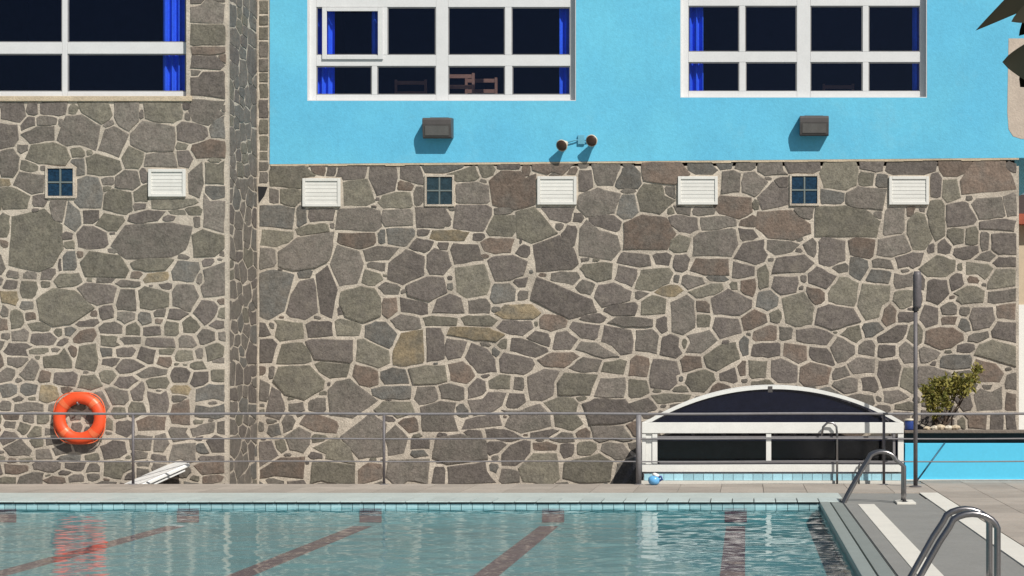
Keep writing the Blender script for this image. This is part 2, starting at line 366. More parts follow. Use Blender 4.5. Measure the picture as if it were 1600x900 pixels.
# ------------------------------------------------------------------ rubble stones: centre x, y, width, height (photograph pixels on the wall's plane), tilt, tone
MAIN_STONES = """
455 274 58 34 0 o;498 263 24 16;519 265 15 18 0 d;550 268 42 28;558 301 50 40 0 o;598 278 38 52;643 270 32 26 0 d;632 290 22 16;618 312 46 22 0 o;653 308 12 24;
690 262 60 17;453 306 30 26 0 o;428 307 18 22;432 340 46 34;428 372 52 24 0 o;472 340 14 36 0 b;501 335 42 22 0 d;490 358 44 16 -8 o;519 352 9 10;558 341 58 32 0 r;
622 340 44 22;676 338 50 26;699 348 12 10;480 393 76 40 -14 d;414 402 32 30;557 378 54 24 0 r;597 372 12 22;624 372 36 26;663 364 18 10 0 d;700 368 58 14 0 t;
542 412 42 62 0 d;597 396 62 24 0 o;658 384 36 20;692 386 18 16 0 d;634 415 50 46 0 d;686 408 34 40 10 d;580 434 30 26 0 o;476 428 20 14;
434 455 44 56 0 b;472 470 52 46 -20 d;512 455 28 64 0 d;568 474 64 46 0 o;534 485 18 16 0 d;606 452 32 20 0 d;606 478 28 32;668 452 56 32 -14 d;644 478 42 22 12 d;703 447 14 14;
700 476 40 30 0 d;633 504 38 24 0 d;690 501 50 13 0 o;500 514 38 22 0 d;544 512 34 26 0 o;597 522 46 32 25 b;450 516 38 30;426 510 10 12;520 547 64 30 0 d;580 552 48 32 20 o;
639 545 42 46 0 t;680 540 26 48 0 d;710 544 34 28 0 d;458 555 50 30;425 582 10 20;466 595 64 44 0 o;520 578 50 22 10 o;570 590 36 32 0 r;618 588 42 22 0 b;667 585 54 24 0 o;514 600 8 8;
432 625 20 44;464 635 20 16;499 632 26 22;547 626 56 58 28 r;612 613 66 16 0 b;617 640 54 20;668 620 32 28;704 612 34 22 0 o;684 650 52 42;505 662 44 20 15;450 664 16 24;567 682 54 62 -12 o;
607 652 18 12;641 664 26 24 0 r;618 690 32 34 0 d;430 672 18 18;464 688 30 26 0 o;500 686 24 12;530 706 58 34 15 o;657 694 32 16 0 d;716 702 66 34 -6 d;440 696 18 18;448 734 54 28 0 r;520 738 68 34 0 o;
578 738 40 28 -20 r;638 734 60 36 -10 r;687 742 20 24 0 d;732 740 58 28 0 d;687 721 12 10;498 712 22 12 0 d;
722 272 44 18;762 265 22 20;794 258 38 12 0 d;804 296 62 50 0 r;740 302 48 28;822 268 14 22;862 261 52 15 0 r;915 284 22 36;912 258 14 12;948 270 36 34 0 o;982 280 38 28;934 314 56 34 0 r;980 326 28 34 0 b;982 297 22 8;
740 340 52 34 0 d;788 352 46 32;835 352 54 48 10;870 334 50 24 0 d;902 339 16 18 0 d;874 353 14 12;748 370 18 12 0 d;726 397 46 28 0 d;783 384 50 22;814 376 6 14;864 399 62 44 -8 d;890 372 22 34 15 d;934 378 60 46 0 o;
950 350 44 24 10 d;1008 365 74 46 0 r;992 406 44 20 8 d;795 418 54 34 -10 d;738 438 48 44 0 o;933 424 40 28;982 430 34 28 15 d;830 424 10 8;884 434 44 20 10;
814 441 24 18 0 d;914 449 28 26 0 d;874 468 96 38 16 d;956 460 50 30 -10 d;788 458 38 28 0 b;748 478 30 22 0 d;1004 460 22 16;776 483 18 9 0 b;814 484 54 20 0 t;972 482 46 18 0 d;866 502 34 24;924 496 36 14 5 d;742 500 44 12 0 o;
988 504 60 14 0 o;808 512 38 18 0 d;838 506 8 8;742 523 76 15 6 t;914 516 42 22 8 d;844 528 30 16 15 d;884 530 32 24 0 d;966 530 46 34 28 d;1012 534 34 36;786 536 14 16 0 o;822 544 46 18 18 d;934 546 56 17 10 d;750 562 46 32 38 d;774 552 14 12 30;
872 562 52 16 -6 r;806 569 50 24 8 d;723 581 34 32 0 r;918 570 36 20;960 574 36 20 -8 o;1000 574 28 32 20 r;847 600 38 40 0 d;746 608 24 30;783 598 34 20 0 o;810 600 18 20 0 o;902 602 62 26 -6 o;954 606 42 30;997 608 26 34 0 o;
760 630 52 24 -24 d;806 628 24 28 20 d;826 654 64 36;756 660 56 18 -6;878 634 44 24 0 o;884 658 42 26 20;950 643 66 32 0 d;780 678 48 18 12 d;957 677 56 22;911 678 26 16 0 r;852 676 42 12 0 d;772 698 40 18 -14 d;808 710 36 30 0 d;852 698 34 12;
886 702 20 28 0 d;962 704 36 26 20;846 732 58 40;918 734 72 40 -8 o;800 744 30 18;770 732 14 14;980 740 36 34;988 656 8 10;
1038 272 60 32 0 r;1022 308 40 44 15 o;1098 262 44 15;1046 298 22 18 0 o;1140 284 26 38;1160 259 32 12 0 d;1176 288 30 28;1206 264 34 18 0 d;1252 261 52 14;1212 313 42 34;1222 286 16 16 0 d;1148 322 44 30 0 r;1181 320 12 14 0 o;1066 328 24 12 10 d;1100 330 34 10 0 o;
1068 351 42 20 14 d;1120 348 46 18 -14;1174 346 26 18 0 r;1170 368 28 20 0 d;1222 350 74 38 0 r;1256 333 30 20 0 r;1320 346 84 42 0 o;1312 276 44 38 0 o;1300 308 38 20 0 b;1064 380 36 22;1118 382 66 36 0 o;1114 417 56 26;1066 409 22 22 0 d;1034 404 26 18 0 d;
1174 394 48 32 -20 d;1216 387 44 22 5 d;1267 388 18 26;1238 411 52 28 -15 d;1300 392 36 44 0 d;1158 420 32 24 10;1193 437 15 36 0 o;1018 438 46 34 0 o;1286 435 36 28 10 d;
1084 440 30 20 -10 d;1118 433 30 10;1057 436 10 12;1042 454 42 18 8 t;1102 456 42 18 -6 o;1148 448 12 14 0 o;1169 450 22 26 0 r;1228 445 36 28 0 d;1022 477 36 32 0 o;1068 493 38 52 0 d;1138 475 56 32 0 d;1199 470 30 30 0 b;1247 485 46 44 0 o;1275 462 24 28 0 r;
1306 496 58 36 0 d;1320 458 42 42;1098 500 24 26 0 o;1034 507 18 28 0 d;1134 512 38 34 0 d;1179 500 36 26 -25 r;1213 493 22 20 0 o;1194 520 34 20 -8 r;1229 518 20 20 0 d;1271 524 48 22 6 d;1096 532 46 32;1047 542 30 34 0 d;1070 536 12 18 25;1128 556 48 30 -30 o;1163 540 16 26 0 b;
1197 548 40 18 0 d;1243 553 32 28 0 r;1284 555 38 20 14 d;1316 546 30 32 0 d;1038 584 38 44 0 d;1080 568 32 22 -8 r;1094 594 40 28 -12 o;1138 588 24 26 0 d;1160 576 14 20;1185 578 26 28;1226 578 36 32;1272 584 40 28 10;1064 608 26 12 0 o;1314 584 26 18 -30 r;1045 622 54 15 -6 o;
1366 260 36 14 0 d;1354 280 22 22;1377 284 18 20;1420 261 72 16 0 d;1355 311 58 32;1462 292 16 36 0 d;1492 263 38 22 0 r;1486 298 26 32 0 o;1546 282 78 42 -14 r;1580 262 22 16 20;1544 323 48 30 0 r;1580 320 18 36 -15;1566 352 52 16 0 d;1500 335 40 32 0 d;1399 346 30 44 0 d;1422 331 12 16 0 r;1442 328 10 8;
1462 340 24 54 0 o;1436 362 38 44;1495 369 24 26 0 o;1517 370 18 28;1539 380 12 32 0 d;1572 382 38 30;1345 386 36 28 15 r;1400 383 52 26 -18;1454 388 12 18 0 d;1476 387 20 22 20 d;1510 394 36 18 0 d;1570 408 36 14 0 d;1380 412 30 14 8;1422 406 42 20 -4 d;1466 415 44 28 0 o;1341 418 26 36 0 b;1371 434 36 22;1529 423 34 28 0 o;1500 417 10 12;1566 440 42 28 0 o;
1411 440 26 26;1437 440 14 22 0 d;1466 456 26 36;1495 440 20 24 0 d;1522 434 20 16;1364 466 40 54 15 o;1412 464 26 30 15 o;1434 466 12 24 0 d;1516 462 38 24 0 o;1568 460 46 20 -12 r;1388 492 22 30 0 r;1414 496 26 16 0 d;1455 496 28 30 0 d;1482 484 24 22 0 o;1508 486 18 14;1505 508 22 18 15 b;1535 496 32 32 0 d;1574 487 32 20;1362 514 32 18 -10 b;1398 522 44 20 -30 d;
1330 520 28 26 0 o;1430 522 22 28;1474 526 50 36 -20 r;1530 527 32 14 -18 r;1572 520 40 28 8 d;1355 546 22 22 0 d;1385 547 22 22 0 d;1418 552 20 30 0 o;1508 543 30 14;1454 552 28 20 0 d;1562 554 58 36 18 o;1492 566 44 22 0 b;1346 572 36 22 0 r;1392 582 32 34 0 d;1418 592 20 34;1460 590 50 24;1546 576 40 32 0 r;1582 597 18 28;1322 602 34 20 0 o;1358 600 22 20;
1398 620 32 18 -10;1413 634 28 12;1545 624 38 30 -15;1580 626 16 30;1544 606 16 12;1508 628 24 20;1482 660 14 16 0 d;1530 660 32 22 0 r;1580 660 20 24 0 d;1504 662 12 16;1460 620 30 22;1480 640 26 18;1450 655 24 20
"""
WING_STONES = """
18 174 36 26 0 d;49 170 18 14;86 170 34 18 0 d;115 172 16 14;153 176 40 30 30 o;198 180 34 42 0 d;254 176 46 30 0 o;221 179 8 14 0 d;294 183 10 12;292 166 12 10;44 194 16 18;75 190 24 14 0 o;96 192 10 12;10 212 26 36;67 210 46 20 -15 d;128 206 56 46 0 o;178 222 34 50 15 o;241 214 58 42 0 o;298 208 40 30 0 d;
14 254 24 40 0 o;36 232 18 14 0 d;80 242 64 28 8 o;140 238 10 10;160 260 54 30 0 o;208 247 34 30 0 o;250 252 56 24 0 o;288 248 24 26 0 d;46 262 24 16 20;47 285 40 30 0 d;200 282 38 28 0 d;139 298 36 46 0 b;224 273 11 24 0 d;222 304 24 26;307 280 18 48 0 d;8 285 16 12 0 t;22 315 40 36 0 o;62 314 20 20;186 314 38 34 0 o;268 316 66 16 0 o;167 295 14 10;
54 374 84 82 0 o;90 332 22 34 0 o;111 342 22 36 0 b;142 338 34 16 0 d;8 352 18 40 0 o;230 340 46 18 -5 d;146 374 46 28 0 d;240 374 118 52 -12 o;108 382 20 14 0 o;280 332 26 9;308 346 12 22;164 410 62 36 0 o;125 398 14 12 0 r;176 393 20 12;196 394 10 16 0 d;108 410 22 34 0 b;94 414 8 24 0 d;19 428 20 14 0 d;47 429 20 14 0 d;77 427 24 20 0 d;238 411 60 16;212 430 16 12 0 r;244 434 34 12 -12 t;290 424 34 32 0 b;
320 378 50 38 0 o;164 437 30 10;104 436 36 22 -10 o;152 460 52 26 0 d;44 453 24 24 0 o;72 443 14 12;98 481 66 46 0 o;200 443 34 10;198 470 28 32;240 466 42 30 0 o;290 463 36 34 0 o;16 466 24 24 0 t;
25 500 22 30 15;47 494 20 14 0 r;62 509 30 14 0 o;8 486 12 26;167 488 20 24 0 d;136 504 36 10 -5 d;147 490 14 10 0 r;174 512 28 18 0 d;197 494 24 20 0 o;226 498 18 20 0 b;249 501 12 12;276 490 28 16 0 d;209 514 20 20;238 516 28 14 0 d;267 514 20 22;298 508 20 22;92 518 14 12;30 524 26 18;24 546 38 18 0 d;65 529 30 16;98 534 16 8 -40 d;134 526 26 18 -15;170 533 24 18 0 o;204 532 36 9;252 535 40 14 0 d;292 534 24 16 0 o;
58 549 34 9;116 551 14 16;138 560 34 34;90 564 38 24 0 o;26 565 36 14 8;196 550 32 11 0 d;170 566 28 12 0 d;230 554 26 20;258 564 20 20 0 r;288 557 26 16 0 o;312 552 12 14;47 579 22 26 20;9 585 22 22;203 572 32 16 0 d;238 581 40 12 -8;283 584 26 22 0 d;308 571 24 12;70 588 20 18 0 r;102 592 34 20 0 d;166 589 22 18 0 o;140 596 30 20 0 o;196 598 30 16 -10 d;248 598 26 17;312 594 22 26 15 d;
14 608 22 18 0 b;46 608 24 18;78 616 30 26 0 t;284 610 30 14 0 t;215 616 18 28;184 622 34 24 15;247 628 34 30 0 d;46 635 44 12;10 634 18 12;284 646 30 38 0 r;325 614 42 22 -8 b;326 643 48 18 0 b;68 654 22 14;16 651 30 9 0 r;196 668 26 24 0 d;238 662 44 22 0 r;12 683 22 18;38 668 22 14 15;80 675 20 14;84 690 26 14 0 d;30 704 30 22 0 d;70 708 22 16;110 714 30 10;144 713 22 10 0 o;176 700 28 30 0 d;222 690 30 18 0 d;256 690 22 26;286 706 40 28;
22 732 40 16 0 r;70 728 38 11 0 d;118 728 26 11;146 732 18 12;184 732 34 22 0 o;102 738 14 8;80 750 32 9;120 748 20 10;146 745 16 12;204 742 18 12;218 712 18 14 0 r;250 716 22 10 0 d;118 650 14 12;120 668 14 14 0 d;140 674 16 12;142 654 14 14;172 664 10 20;312 672 42 14 -15 d;346 668 12 18;338 694 28 20 15 d;328 716 36 8 0 d;330 732 40 16;284 738 24 16;341 587 18 18;340 562 24 12 0 r;
334 332 34 60 0 d;326 410 18 14 0 d;346 396 10 10;336 440 34 46 15 o;324 485 32 28 0 d;345 471 14 12;342 506 22 16 0 d;324 527 26 18;338 551 26 32;312 436 12 18;326 20 50 30;324 56 50 34;324 78 50 12;322 98 44 18 0 d;305 114 16 10;325 135 48 34 0 d;322 173 42 38 0 d;342 198 24 28;326 234 50 24 0 r;337 270 28 32;336 306 28 28
"""
def parse(t):
    out = []
    for row in t.replace('\n', '').split(';'):
        p = row.split()
        if not p: continue
        x, y, w, h = map(float, p[:4])
        out.append((x, y, w, h, R(float(p[4])) if len(p) > 4 else 0.0, p[5] if len(p) > 5 else None))
    return out

def fill_gaps(seeds, x0, x1, y0, y1, blocked, rng, size=(24, 42), tight=0.86, tries=9000):
    """further stones wherever the list leaves room"""
    S = list(seeds); extra = []
    for _ in range(tries):
        x, y = rng.uniform(x0, x1), rng.uniform(y0, y1)
        if blocked(x, y): continue
        w = rng.uniform(*size); h = w * rng.uniform(0.5, 0.95)
        ok = True
        for s in S:
            if abs(x - s[0]) < (w + s[2]) * 0.5 * tight and abs(y - s[1]) < (h + s[3]) * 0.5 * tight: ok = False; break
        if ok:
            s = (x, y, w, h, R(rng.uniform(-15, 15)), None); S.append(s); extra.append(s)
    return S

def stone_outlines(S, blocked, rng, gap=2.8, grow=2.1):
    """outline of each stone: rays from its centre stop half-way to the neighbour, at an opening or at its own size"""
    A = np.array([s[:5] for s in S]); nray = 40
    th = np.linspace(0, 2 * math.pi, nray, endpoint=False)
    ca, sa = np.cos(A[:, 4]), np.sin(A[:, 4])
    def dist(j, px, py):
        dx = px[..., None] - A[j, 0]; dy = py[..., None] - A[j, 1]
        u = np.abs(dx * ca[j] + dy * sa[j]) / (A[j, 2] / 2); v = np.abs(-dx * sa[j] + dy * ca[j]) / (A[j, 3] / 2)
        return (u ** 3 + v ** 3) ** (1 / 3)
    polys = []
    for i, s in enumerate(S):
        reach = max(s[2], s[3]) * 0.95
        near = [j for j in range(len(S)) if j != i and abs(A[j, 0] - s[0]) < reach + A[j, 2] and abs(A[j, 1] - s[1]) < reach + A[j, 3]]
        rad = np.linspace(0.5, reach, 60)
        px = s[0] + np.outer(np.cos(th), rad); py = s[1] + np.outer(np.sin(th), rad)
        own = dist(np.array([i]), px, py)[..., 0]
        oth = dist(np.array(near), px, py).min(-1) if near else np.full_like(own, 9.0)
        bad = (own > oth) | (own > grow)
        for a in range(nray):
            for b in range(60):
                if not bad[a, b] and blocked(px[a, b], py[a, b]): bad[a, b:] = True; break
        r = []
        for a in range(nray):
            k = np.argmax(bad[a]) if bad[a].any() else 59
            r.append(max(rad[k] - gap * (0.62 + 0.38 * min(max((s[1] - 320) / 110, 0), 1)), 1.2))
        pts = [(s[0] + r[a] * math.cos(th[a]), s[1] + r[a] * math.sin(th[a])) for a in range(nray)]
        keep = rng.choice((5, 6, 6, 7, 7, 8))
        while len(pts) > keep:           # drop the corner that matters least
            n = len(pts); best = None
            for k in range(n):
                (x0, y0), (x1, y1), (x2, y2) = pts[k - 1], pts[k], pts[(k + 1) % n]
                ar = abs((x1 - x0) * (y2 - y0) - (x2 - x0) * (y1 - y0))
                if best is None or ar < best[0]: best = (ar, k)
            pts.pop(best[1])
        for _ in range(2):              # straighten shallow hollows
            n = len(pts); sg = sum(pts[k - 1][0] * pts[k][1] - pts[k][0] * pts[k - 1][1] for k in range(n))
            for k in range(n - 1, -1, -1):
                if len(pts) < 5: break
                m = len(pts); (x0, y0), (x1, y1), (x2, y2) = pts[k - 1], pts[k], pts[(k + 1) % m]
                cr = (x1 - x0) * (y2 - y1) - (x2 - x1) * (y1 - y0); base = math.hypot(x2 - x0, y2 - y0) + 1e-6
                if cr * sg < 0 and abs(cr) / base < 4.0: pts.pop(k)
        area = 0.5 * abs(sum(pts[k - 1][0] * pts[k][1] - pts[k][0] * pts[k - 1][1] for k in range(len(pts))))
        polys.append((pts, area, s))
    return polys

def stone_mesh(mb, pts, to_world, proud, rng):
    """corners knocked off, split sides, slightly domed and tilted face"""
    n = len(pts); ring = []
    for k in range(n):
        p1, p2 = pts[k], pts[(k + 1) % n]
        ln = math.hypot(p2[0] - p1[0], p2[1] - p1[1]); j = min(.75, ln * .04)
        ring.append(p1)
        for f in ((.5,) if ln < 26 else (.33, .68)):
            f += rng.uniform(-.1, .1)
            ring.append((p1[0] + (p2[0] - p1[0]) * f + rng.uniform(-j, j) * 1.4, p1[1] + (p2[1] - p1[1]) * f + rng.uniform(-j, j) * 1.4))
    cx = sum(p[0] for p in ring) / len(ring); cy = sum(p[1] for p in ring) / len(ring)
    tx, ty = rng.uniform(-.0002, .0002), rng.uniform(-.0002, .0002)
    rel = lambda p: proud + tx * (p[0] - cx) + ty * (p[1] - cy)
    m = len(ring); vs = []; fs = []
    for p in ring: vs.append(to_world(p[0], p[1], -0.012))
    for p in ring: vs.append(to_world(p[0], p[1], max(rel(p) - 0.004, 0.002)))
    for p in ring:
        q = (cx + (p[0] - cx) * 0.93, cy + (p[1] - cy) * 0.93)
        vs.append(to_world(q[0], q[1], max(rel(q) + rng.uniform(-.001, .001), 0.004)))
    vs.append(to_world(cx, cy, proud + rng.uniform(0, .004)))
    for k in range(m):
        k2 = (k + 1) % m
        fs += [(k, k2, m + k2, m + k), (m + k, m + k2, 2 * m + k2, 2 * m + k), (2 * m + k, 2 * m + k2, 3 * m)]
    mb.add(vs, fs)

def lay_stones(S, blocked, to_world, parent, rng, weights, frame=None, limit=300, joined='small_stones', gap=2.8):
    polys = [p for p in stone_outlines(S, blocked, rng, gap) if p[1] > 14]
    inside = lambda s: frame is not None and frame[0] < s[0] < frame[1] and frame[2] < s[1] < frame[3]
    order = sorted([p for p in polys if inside(p[2])], key=lambda p: -p[1])
    single = set(id(p) for p in order[:limit])
    rest = {}
    for p in polys:
        pts, area, s = p
        tone = s[5] or rng.choices('gdorb', weights)[0]
        if s[5] in ('d', 'o', 'r') and rng.random() < 0.22: tone = 'g'
        proud = rng.uniform(0.005, 0.013) + (rng.choice((0, .004, .012)) if s[2] > 50 else 0)
        if id(p) in single:
            mb = MB(); stone_mesh(mb, pts, to_world, proud, rng)
            obj('stone', mb, tone, parent)
        else:
            stone_mesh(rest.setdefault(tone, MB()), pts, to_world, proud, rng)
    if rest:
        mb = MB(); mats = []; fi = []
        for t, q in rest.items():
            mb.add(q.v, q.f); fi += [len(mats)] * len(q.f); mats.append(M[t])
        o = stuff(obj(joined, mb, mats[0], parent))
        for m in mats[1:]: o.data.materials.append(m)
        o.data.polygons.foreach_set('material_index', fi)
    return len(single), len(polys)

M['joint'] = mat('tile_joint', (0.10, 0.17, 0.185), rough=0.7)
M['edge_shade'] = mat('shaded_edge_wall', (0.07, 0.075, 0.085), rough=0.4)  # dark colour paints the shade on the pool's right inner face

# ------------------------------------------------------------------ the setting: ground, decks, pool
RX = 0.92                                    # right-hand edge of the pool
LX = -14.0                                   # left-hand edge, out of view
D_NEAR = 4.0
g = obj('ground', MB().add([(-300, -300, Z_LOW), (300, -300, Z_LOW), (300, 400, Z_LOW), (-300, 400, Z_LOW)], [(0, 1, 2, 3)]), 'concrete'); struct(g)
deck = obj('pool_deck', MB().box(LX - 8, 2.27, D_POOL + 0.5, D_DECK, Z_LOW - .05, -0.012), 'walk'); struct(deck)
walk = obj('walkway', MB().box(RX + 0.27, 12, -6, D_POOL + 0.48, Z_LOW - .05, -0.012).box(2.29, 12, D_POOL + 0.49, 24.34, Z_LOW - .05, -0.012), 'walk'); struct(walk)
near = obj('near_deck', MB().box(LX - 8, RX + 0.26, -6, D_NEAR, Z_LOW - .05, 0.0), 'walk'); struct(near)
side = obj('side_deck', MB().box(LX - 8, LX, D_NEAR + .01, D_POOL - .01, Z_LOW - .05, 0.0), 'paver'); struct(side)

pool = bpy.data.objects.new('swimming_pool', None); link(pool, None, (0, D_POOL, Z_FLOOR)); struct(pool)
basin = obj('basin_floor', MB().box(LX, RX + .005, D_NEAR, D_POOL + .02, Z_LOW + .01, Z_FLOOR), 'poolfloor', pool)
obj('basin_wall', MB().box(LX, RX + .26, D_POOL + .012, D_POOL + .5, -0.118, -0.038), 'joint', pool)
obj('basin_wall', MB().box(LX, RX + .26, D_POOL + .010, D_POOL + .49, Z_LOW + .02, -0.1185), 'poolfloor', pool)
obj('coping_shade_strip', MB().box(LX, RX + .26, D_POOL + .03, D_POOL + .5, -0.037, -0.0125), 'black', pool)  # black strip standing in for the shade under the coping
obj('basin_wall', MB().box(RX, RX + .26, D_NEAR, D_POOL + .01, Z_LOW + .02, -0.03), 'edge_shade', pool)
# tiles of the far wall, above the waterline
tw = 0.1340
zt0, zt1 = -0.118, -0.036
proto = box('wall_tile', -tw / 2 + .004, tw / 2 - .004, -.006, .006, 0, zt1 - zt0, 'pooltile')
bpy.data.objects.remove(proto); pm = bpy.data.meshes['wall_tile']
x = RX - tw / 2
rng = random.Random(3)
while x > -9.6:
    o = bpy.data.objects.new('wall_tile', pm); link(o, pool, (x, D_POOL + .008 + rng.uniform(-.001, .001), zt0)); x -= tw
# coping tiles along the far edge, each twice as wide as a wall tile
cw = 0.268
p2 = box('coping_tile', -cw / 2 + .006, cw / 2 - .006, 0, 0.60, -0.012, 0.0, 'coping', bevel=0.0)
cm = p2.data; bpy.data.objects.remove(p2)
bm = bmesh.new(); bm.from_mesh(cm)
bmesh.ops.bevel(bm, geom=[e for e in bm.edges if all(v.co.z > .006 for v in e.verts)], offset=0.004, segments=2, affect='EDGES'); bm.to_mesh(cm); bm.free()
x = RX + .12
while x > -10.2:
    o = bpy.data.objects.new('coping_tile', cm); link(o, pool, (x, D_POOL + .27, -0.012 + rng.uniform(-.001, .001))); x -= cw
obj('edge_band', MB().box(LX - 6, RX + .3, D_POOL + .585, 21.95, -0.1, -0.004), 'film', pool)
# right-hand edge: nosing, two gutter covers with open joints between
obj('edge_nosing', MB().box(RX - .012, 1.028, D_NEAR, 20.40, -0.05, 0.0), 'nosing', pool, bevel=.006)
obj('gutter_cover', MB().box(1.046, 1.178, D_NEAR, 20.40, -0.03, -0.004), 'gutter', pool, bevel=.004)
obj('edge_slab', MB().box(1.196, 1.347, D_NEAR, 20.40, -0.03, -0.002), 'walk', pool, bevel=.004)
# lane lines on the floor and their ends on the far wall
for lx in (-0.12, -2.37, -4.62, -6.87, -9.12):
    box('lane_line', lx - .115, lx + .115, D_NEAR + 1.2, 20.05, Z_FLOOR - .001, Z_FLOOR + .004, 'lane', pool)
    box('lane_mark', lx - .135, lx + .135, D_POOL - .002, D_POOL + .004, Z_FLOOR + .01, Z_WATER - .012, 'lane', pool)

# water: a rippled sheet
def water_sheet():
    rg = np.random.default_rng(5)
    xs = np.concatenate([np.linspace(LX, -8.0, 60, endpoint=False), np.linspace(-8.0, RX, 330)])
    ys = np.concatenate([np.linspace(D_NEAR, 13.0, 70, endpoint=False), np.linspace(13.0, D_POOL + .005, 300)])
    X, Y = np.meshgrid(xs, ys); Z = np.zeros_like(X)
    for k in range(46):
        lam = 0.12 * (7.0 ** rg.random())
        a = math.pi / 2 + rg.normal(0, 0.6)
        kx, ky = math.cos(a) * 2 * math.pi / lam, math.sin(a) * 2 * math.pi / lam
        slope = WATER_SLOPE * (0.6 + 0.8 * rg.random())
        Z += slope * lam / (2 * math.pi) * np.sin(kx * X + ky * Y + rg.random() * 6.28)
    ny, nx = X.shape
    v = np.stack([X, Y, Z + Z_WATER], -1).reshape(-1, 3)
    q = np.arange(ny * nx).reshape(ny, nx)
    f = np.stack([q[:-1, :-1], q[:-1, 1:], q[1:, 1:], q[1:, :-1]], -1).reshape(-1, 4)
    me = bpy.data.meshes.new('water'); me.from_pydata(v.tolist(), [], f.tolist()); me.update()
    me.polygons.foreach_set('use_smooth', [True] * len(me.polygons)); me.materials.append(M['water'])
    o = bpy.data.objects.new('water', me); link(o, None, (0, 0, 0)); return struct(o)
WATER_SLOPE = 0.0042
water_sheet()

# white stone bands let into the walkway
struct(box('white_band', 1.352, 1.552, D_NEAR, 20.05, -0.03, 0.0, 'stripe', bevel=.003))
struct(box('white_band', 2.29, 2.535, -4, 21.94, -0.03, 0.0, 'stripe', bevel=.003))
# pavers: beige slabs behind the coping and beside the walkway
pav = bpy.data.objects.new('paving', None); link(pav, None, (0, 22, 0)); struct(pav)
pw, pd = 0.575, 0.5533
p3 = box('paver', -pw / 2 + .004, pw / 2 - .004, -pd / 2 + .004, pd / 2 - .004, -0.03, 0.0, 'paver'); pmesh = p3.data; bpy.data.objects.remove(p3)
def paver(x, y):
    o = bpy.data.objects.new('paver', pmesh); link(o, pav, (x, y, -0.03 + rng.uniform(-.0015, .0015)))
for j in range(3):
    for i in range(26):
        paver(2.54 - (i + .5) * pw, 21.955 + (j + .5) * pd)
for j in range(23):
    for i in range(5):
        y = 24.33 - (j + .5) * pd
        paver(2.545 + (i + .5) * pw, y)

# ------------------------------------------------------------------ the two joined buildings
WX1 = PX(357, D_WING)          # right corner of the projecting stone wing
WX0 = PX(-150, D_WING)
TOP = 8.3
wing = thing('stone_wing', (WX1, D_WING, Z_LOW), 'projecting rubble stone wing with a wide white-framed window, left of the blue building', 'building')
wl, wr, wb, wt = PX(-90, D_WING), PX(291, D_WING), PZ(150, D_WING), PZ(-70, D_WING)
mbw = MB(); slab_with_holes(mbw, WX0, WX1, Z_LOW, TOP, D_WING, D_WING + .35, [(wl, wr, wb, wt)])
mbw.box(WX1 - .3, WX1 - .002, D_WING + .352, D_MAIN + .3, Z_LOW, TOP)
wing_wall = obj('wall', mbw, 'mortar', wing)
obj('roof', MB().box(WX0 - .1, WX1 + .06, D_WING - .06, D_WING + 7, TOP + .004, TOP + .25), 'cream', wing)
def open_box(mb, x0, x1, y0, y1, z0, z1):
    vs = [(x0, y0, z0), (x1, y0, z0), (x1, y1, z0), (x0, y1, z0), (x0, y0, z1), (x1, y0, z1), (x1, y1, z1), (x0, y1, z1)]
    return mb.add(vs, [(0, 1, 2, 3), (4, 5, 6, 7), (1, 2, 6, 5), (2, 3, 7, 6), (3, 0, 4, 7)])
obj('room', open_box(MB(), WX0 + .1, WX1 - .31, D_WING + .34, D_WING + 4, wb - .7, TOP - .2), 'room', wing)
obj('outer_wall', open_box(MB(), WX0, WX1 - .31, D_WING + .345, D_WING + 6.8, Z_LOW, TOP), 'mortar', wing)

house = thing('blue_building', (-1.5, D_MAIN, Z_LOW), 'sky-blue plastered building above a rubble stone ground floor', 'building')
HX1 = PX(1592, D_MAIN)         # corner of the stone ground floor
BX0, BX1 = PX(421.5, D_BLUE), PX(1690, D_BLUE)
zb = lambda x: PZ(256.5, D_BLUE) + (x - BX0) / (PX(1592, D_BLUE) - BX0) * (PZ(246.5, D_BLUE) - PZ(256.5, D_BLUE))
mbm = MB().box(WX1 + .002, HX1, D_MAIN, D_MAIN + .35, Z_LOW, 4.80)
mbm.box(WX1 + .002, BX0 + .3, D_MAIN, D_MAIN + .28, 4.80, TOP)
main_wall = obj('wall', mbm, 'mortar', house)
def opening(x0, x1, y0, y1, D): return (PX(x0, D), PX(x1, D), PZ(y1, D), PZ(y0, D))
W1 = opening(480, 900, -22, 157.5, D_BLUE)
W2 = opening(1063, 1448.5, -26, 152.5, D_BLUE)
mb = MB(); slab_with_holes(mb, BX0, BX1, 4.5, TOP, D_BLUE, D_BLUE + .35, [W1, W2], zlow=zb)
obj('plaster', mb, 'blue', house)
# thin cream bed where the plaster meets the stone
mb = MB(); xs = np.linspace(BX0 + .01, HX1, 40); rg = random.Random(8)
for a, b in zip(xs[:-1], xs[1:]):
    t = .032 + rg.uniform(-.008, .008)
    za, z2 = zb(a) - .003, zb(b) - .003
    mb.add([(a, D_MAIN - .017, za - t), (b, D_MAIN - .017, z2 - t), (b, D_MAIN - .017, z2), (a, D_MAIN - .017, za), (a, D_MAIN + .02, za - t), (b, D_MAIN + .02, z2 - t), (b, D_MAIN + .02, z2), (a, D_MAIN + .02, za)],
           [(0, 1, 2, 3), (0, 4, 5, 1), (3, 2, 6, 7), (4, 7, 6, 5)])
obj('mortar_bed', mb, 'cream', house)
obj('roof', MB().box(WX1 + .07, BX1 + .1, D_BLUE - .12, D_BLUE + 7, TOP + .004, TOP + .25), 'cream', house)
obj('room', open_box(MB(), BX0 + .2, BX1 - .4, D_BLUE + .345, D_BLUE + 4, W1[2] - .5, TOP - .2), 'room', house)
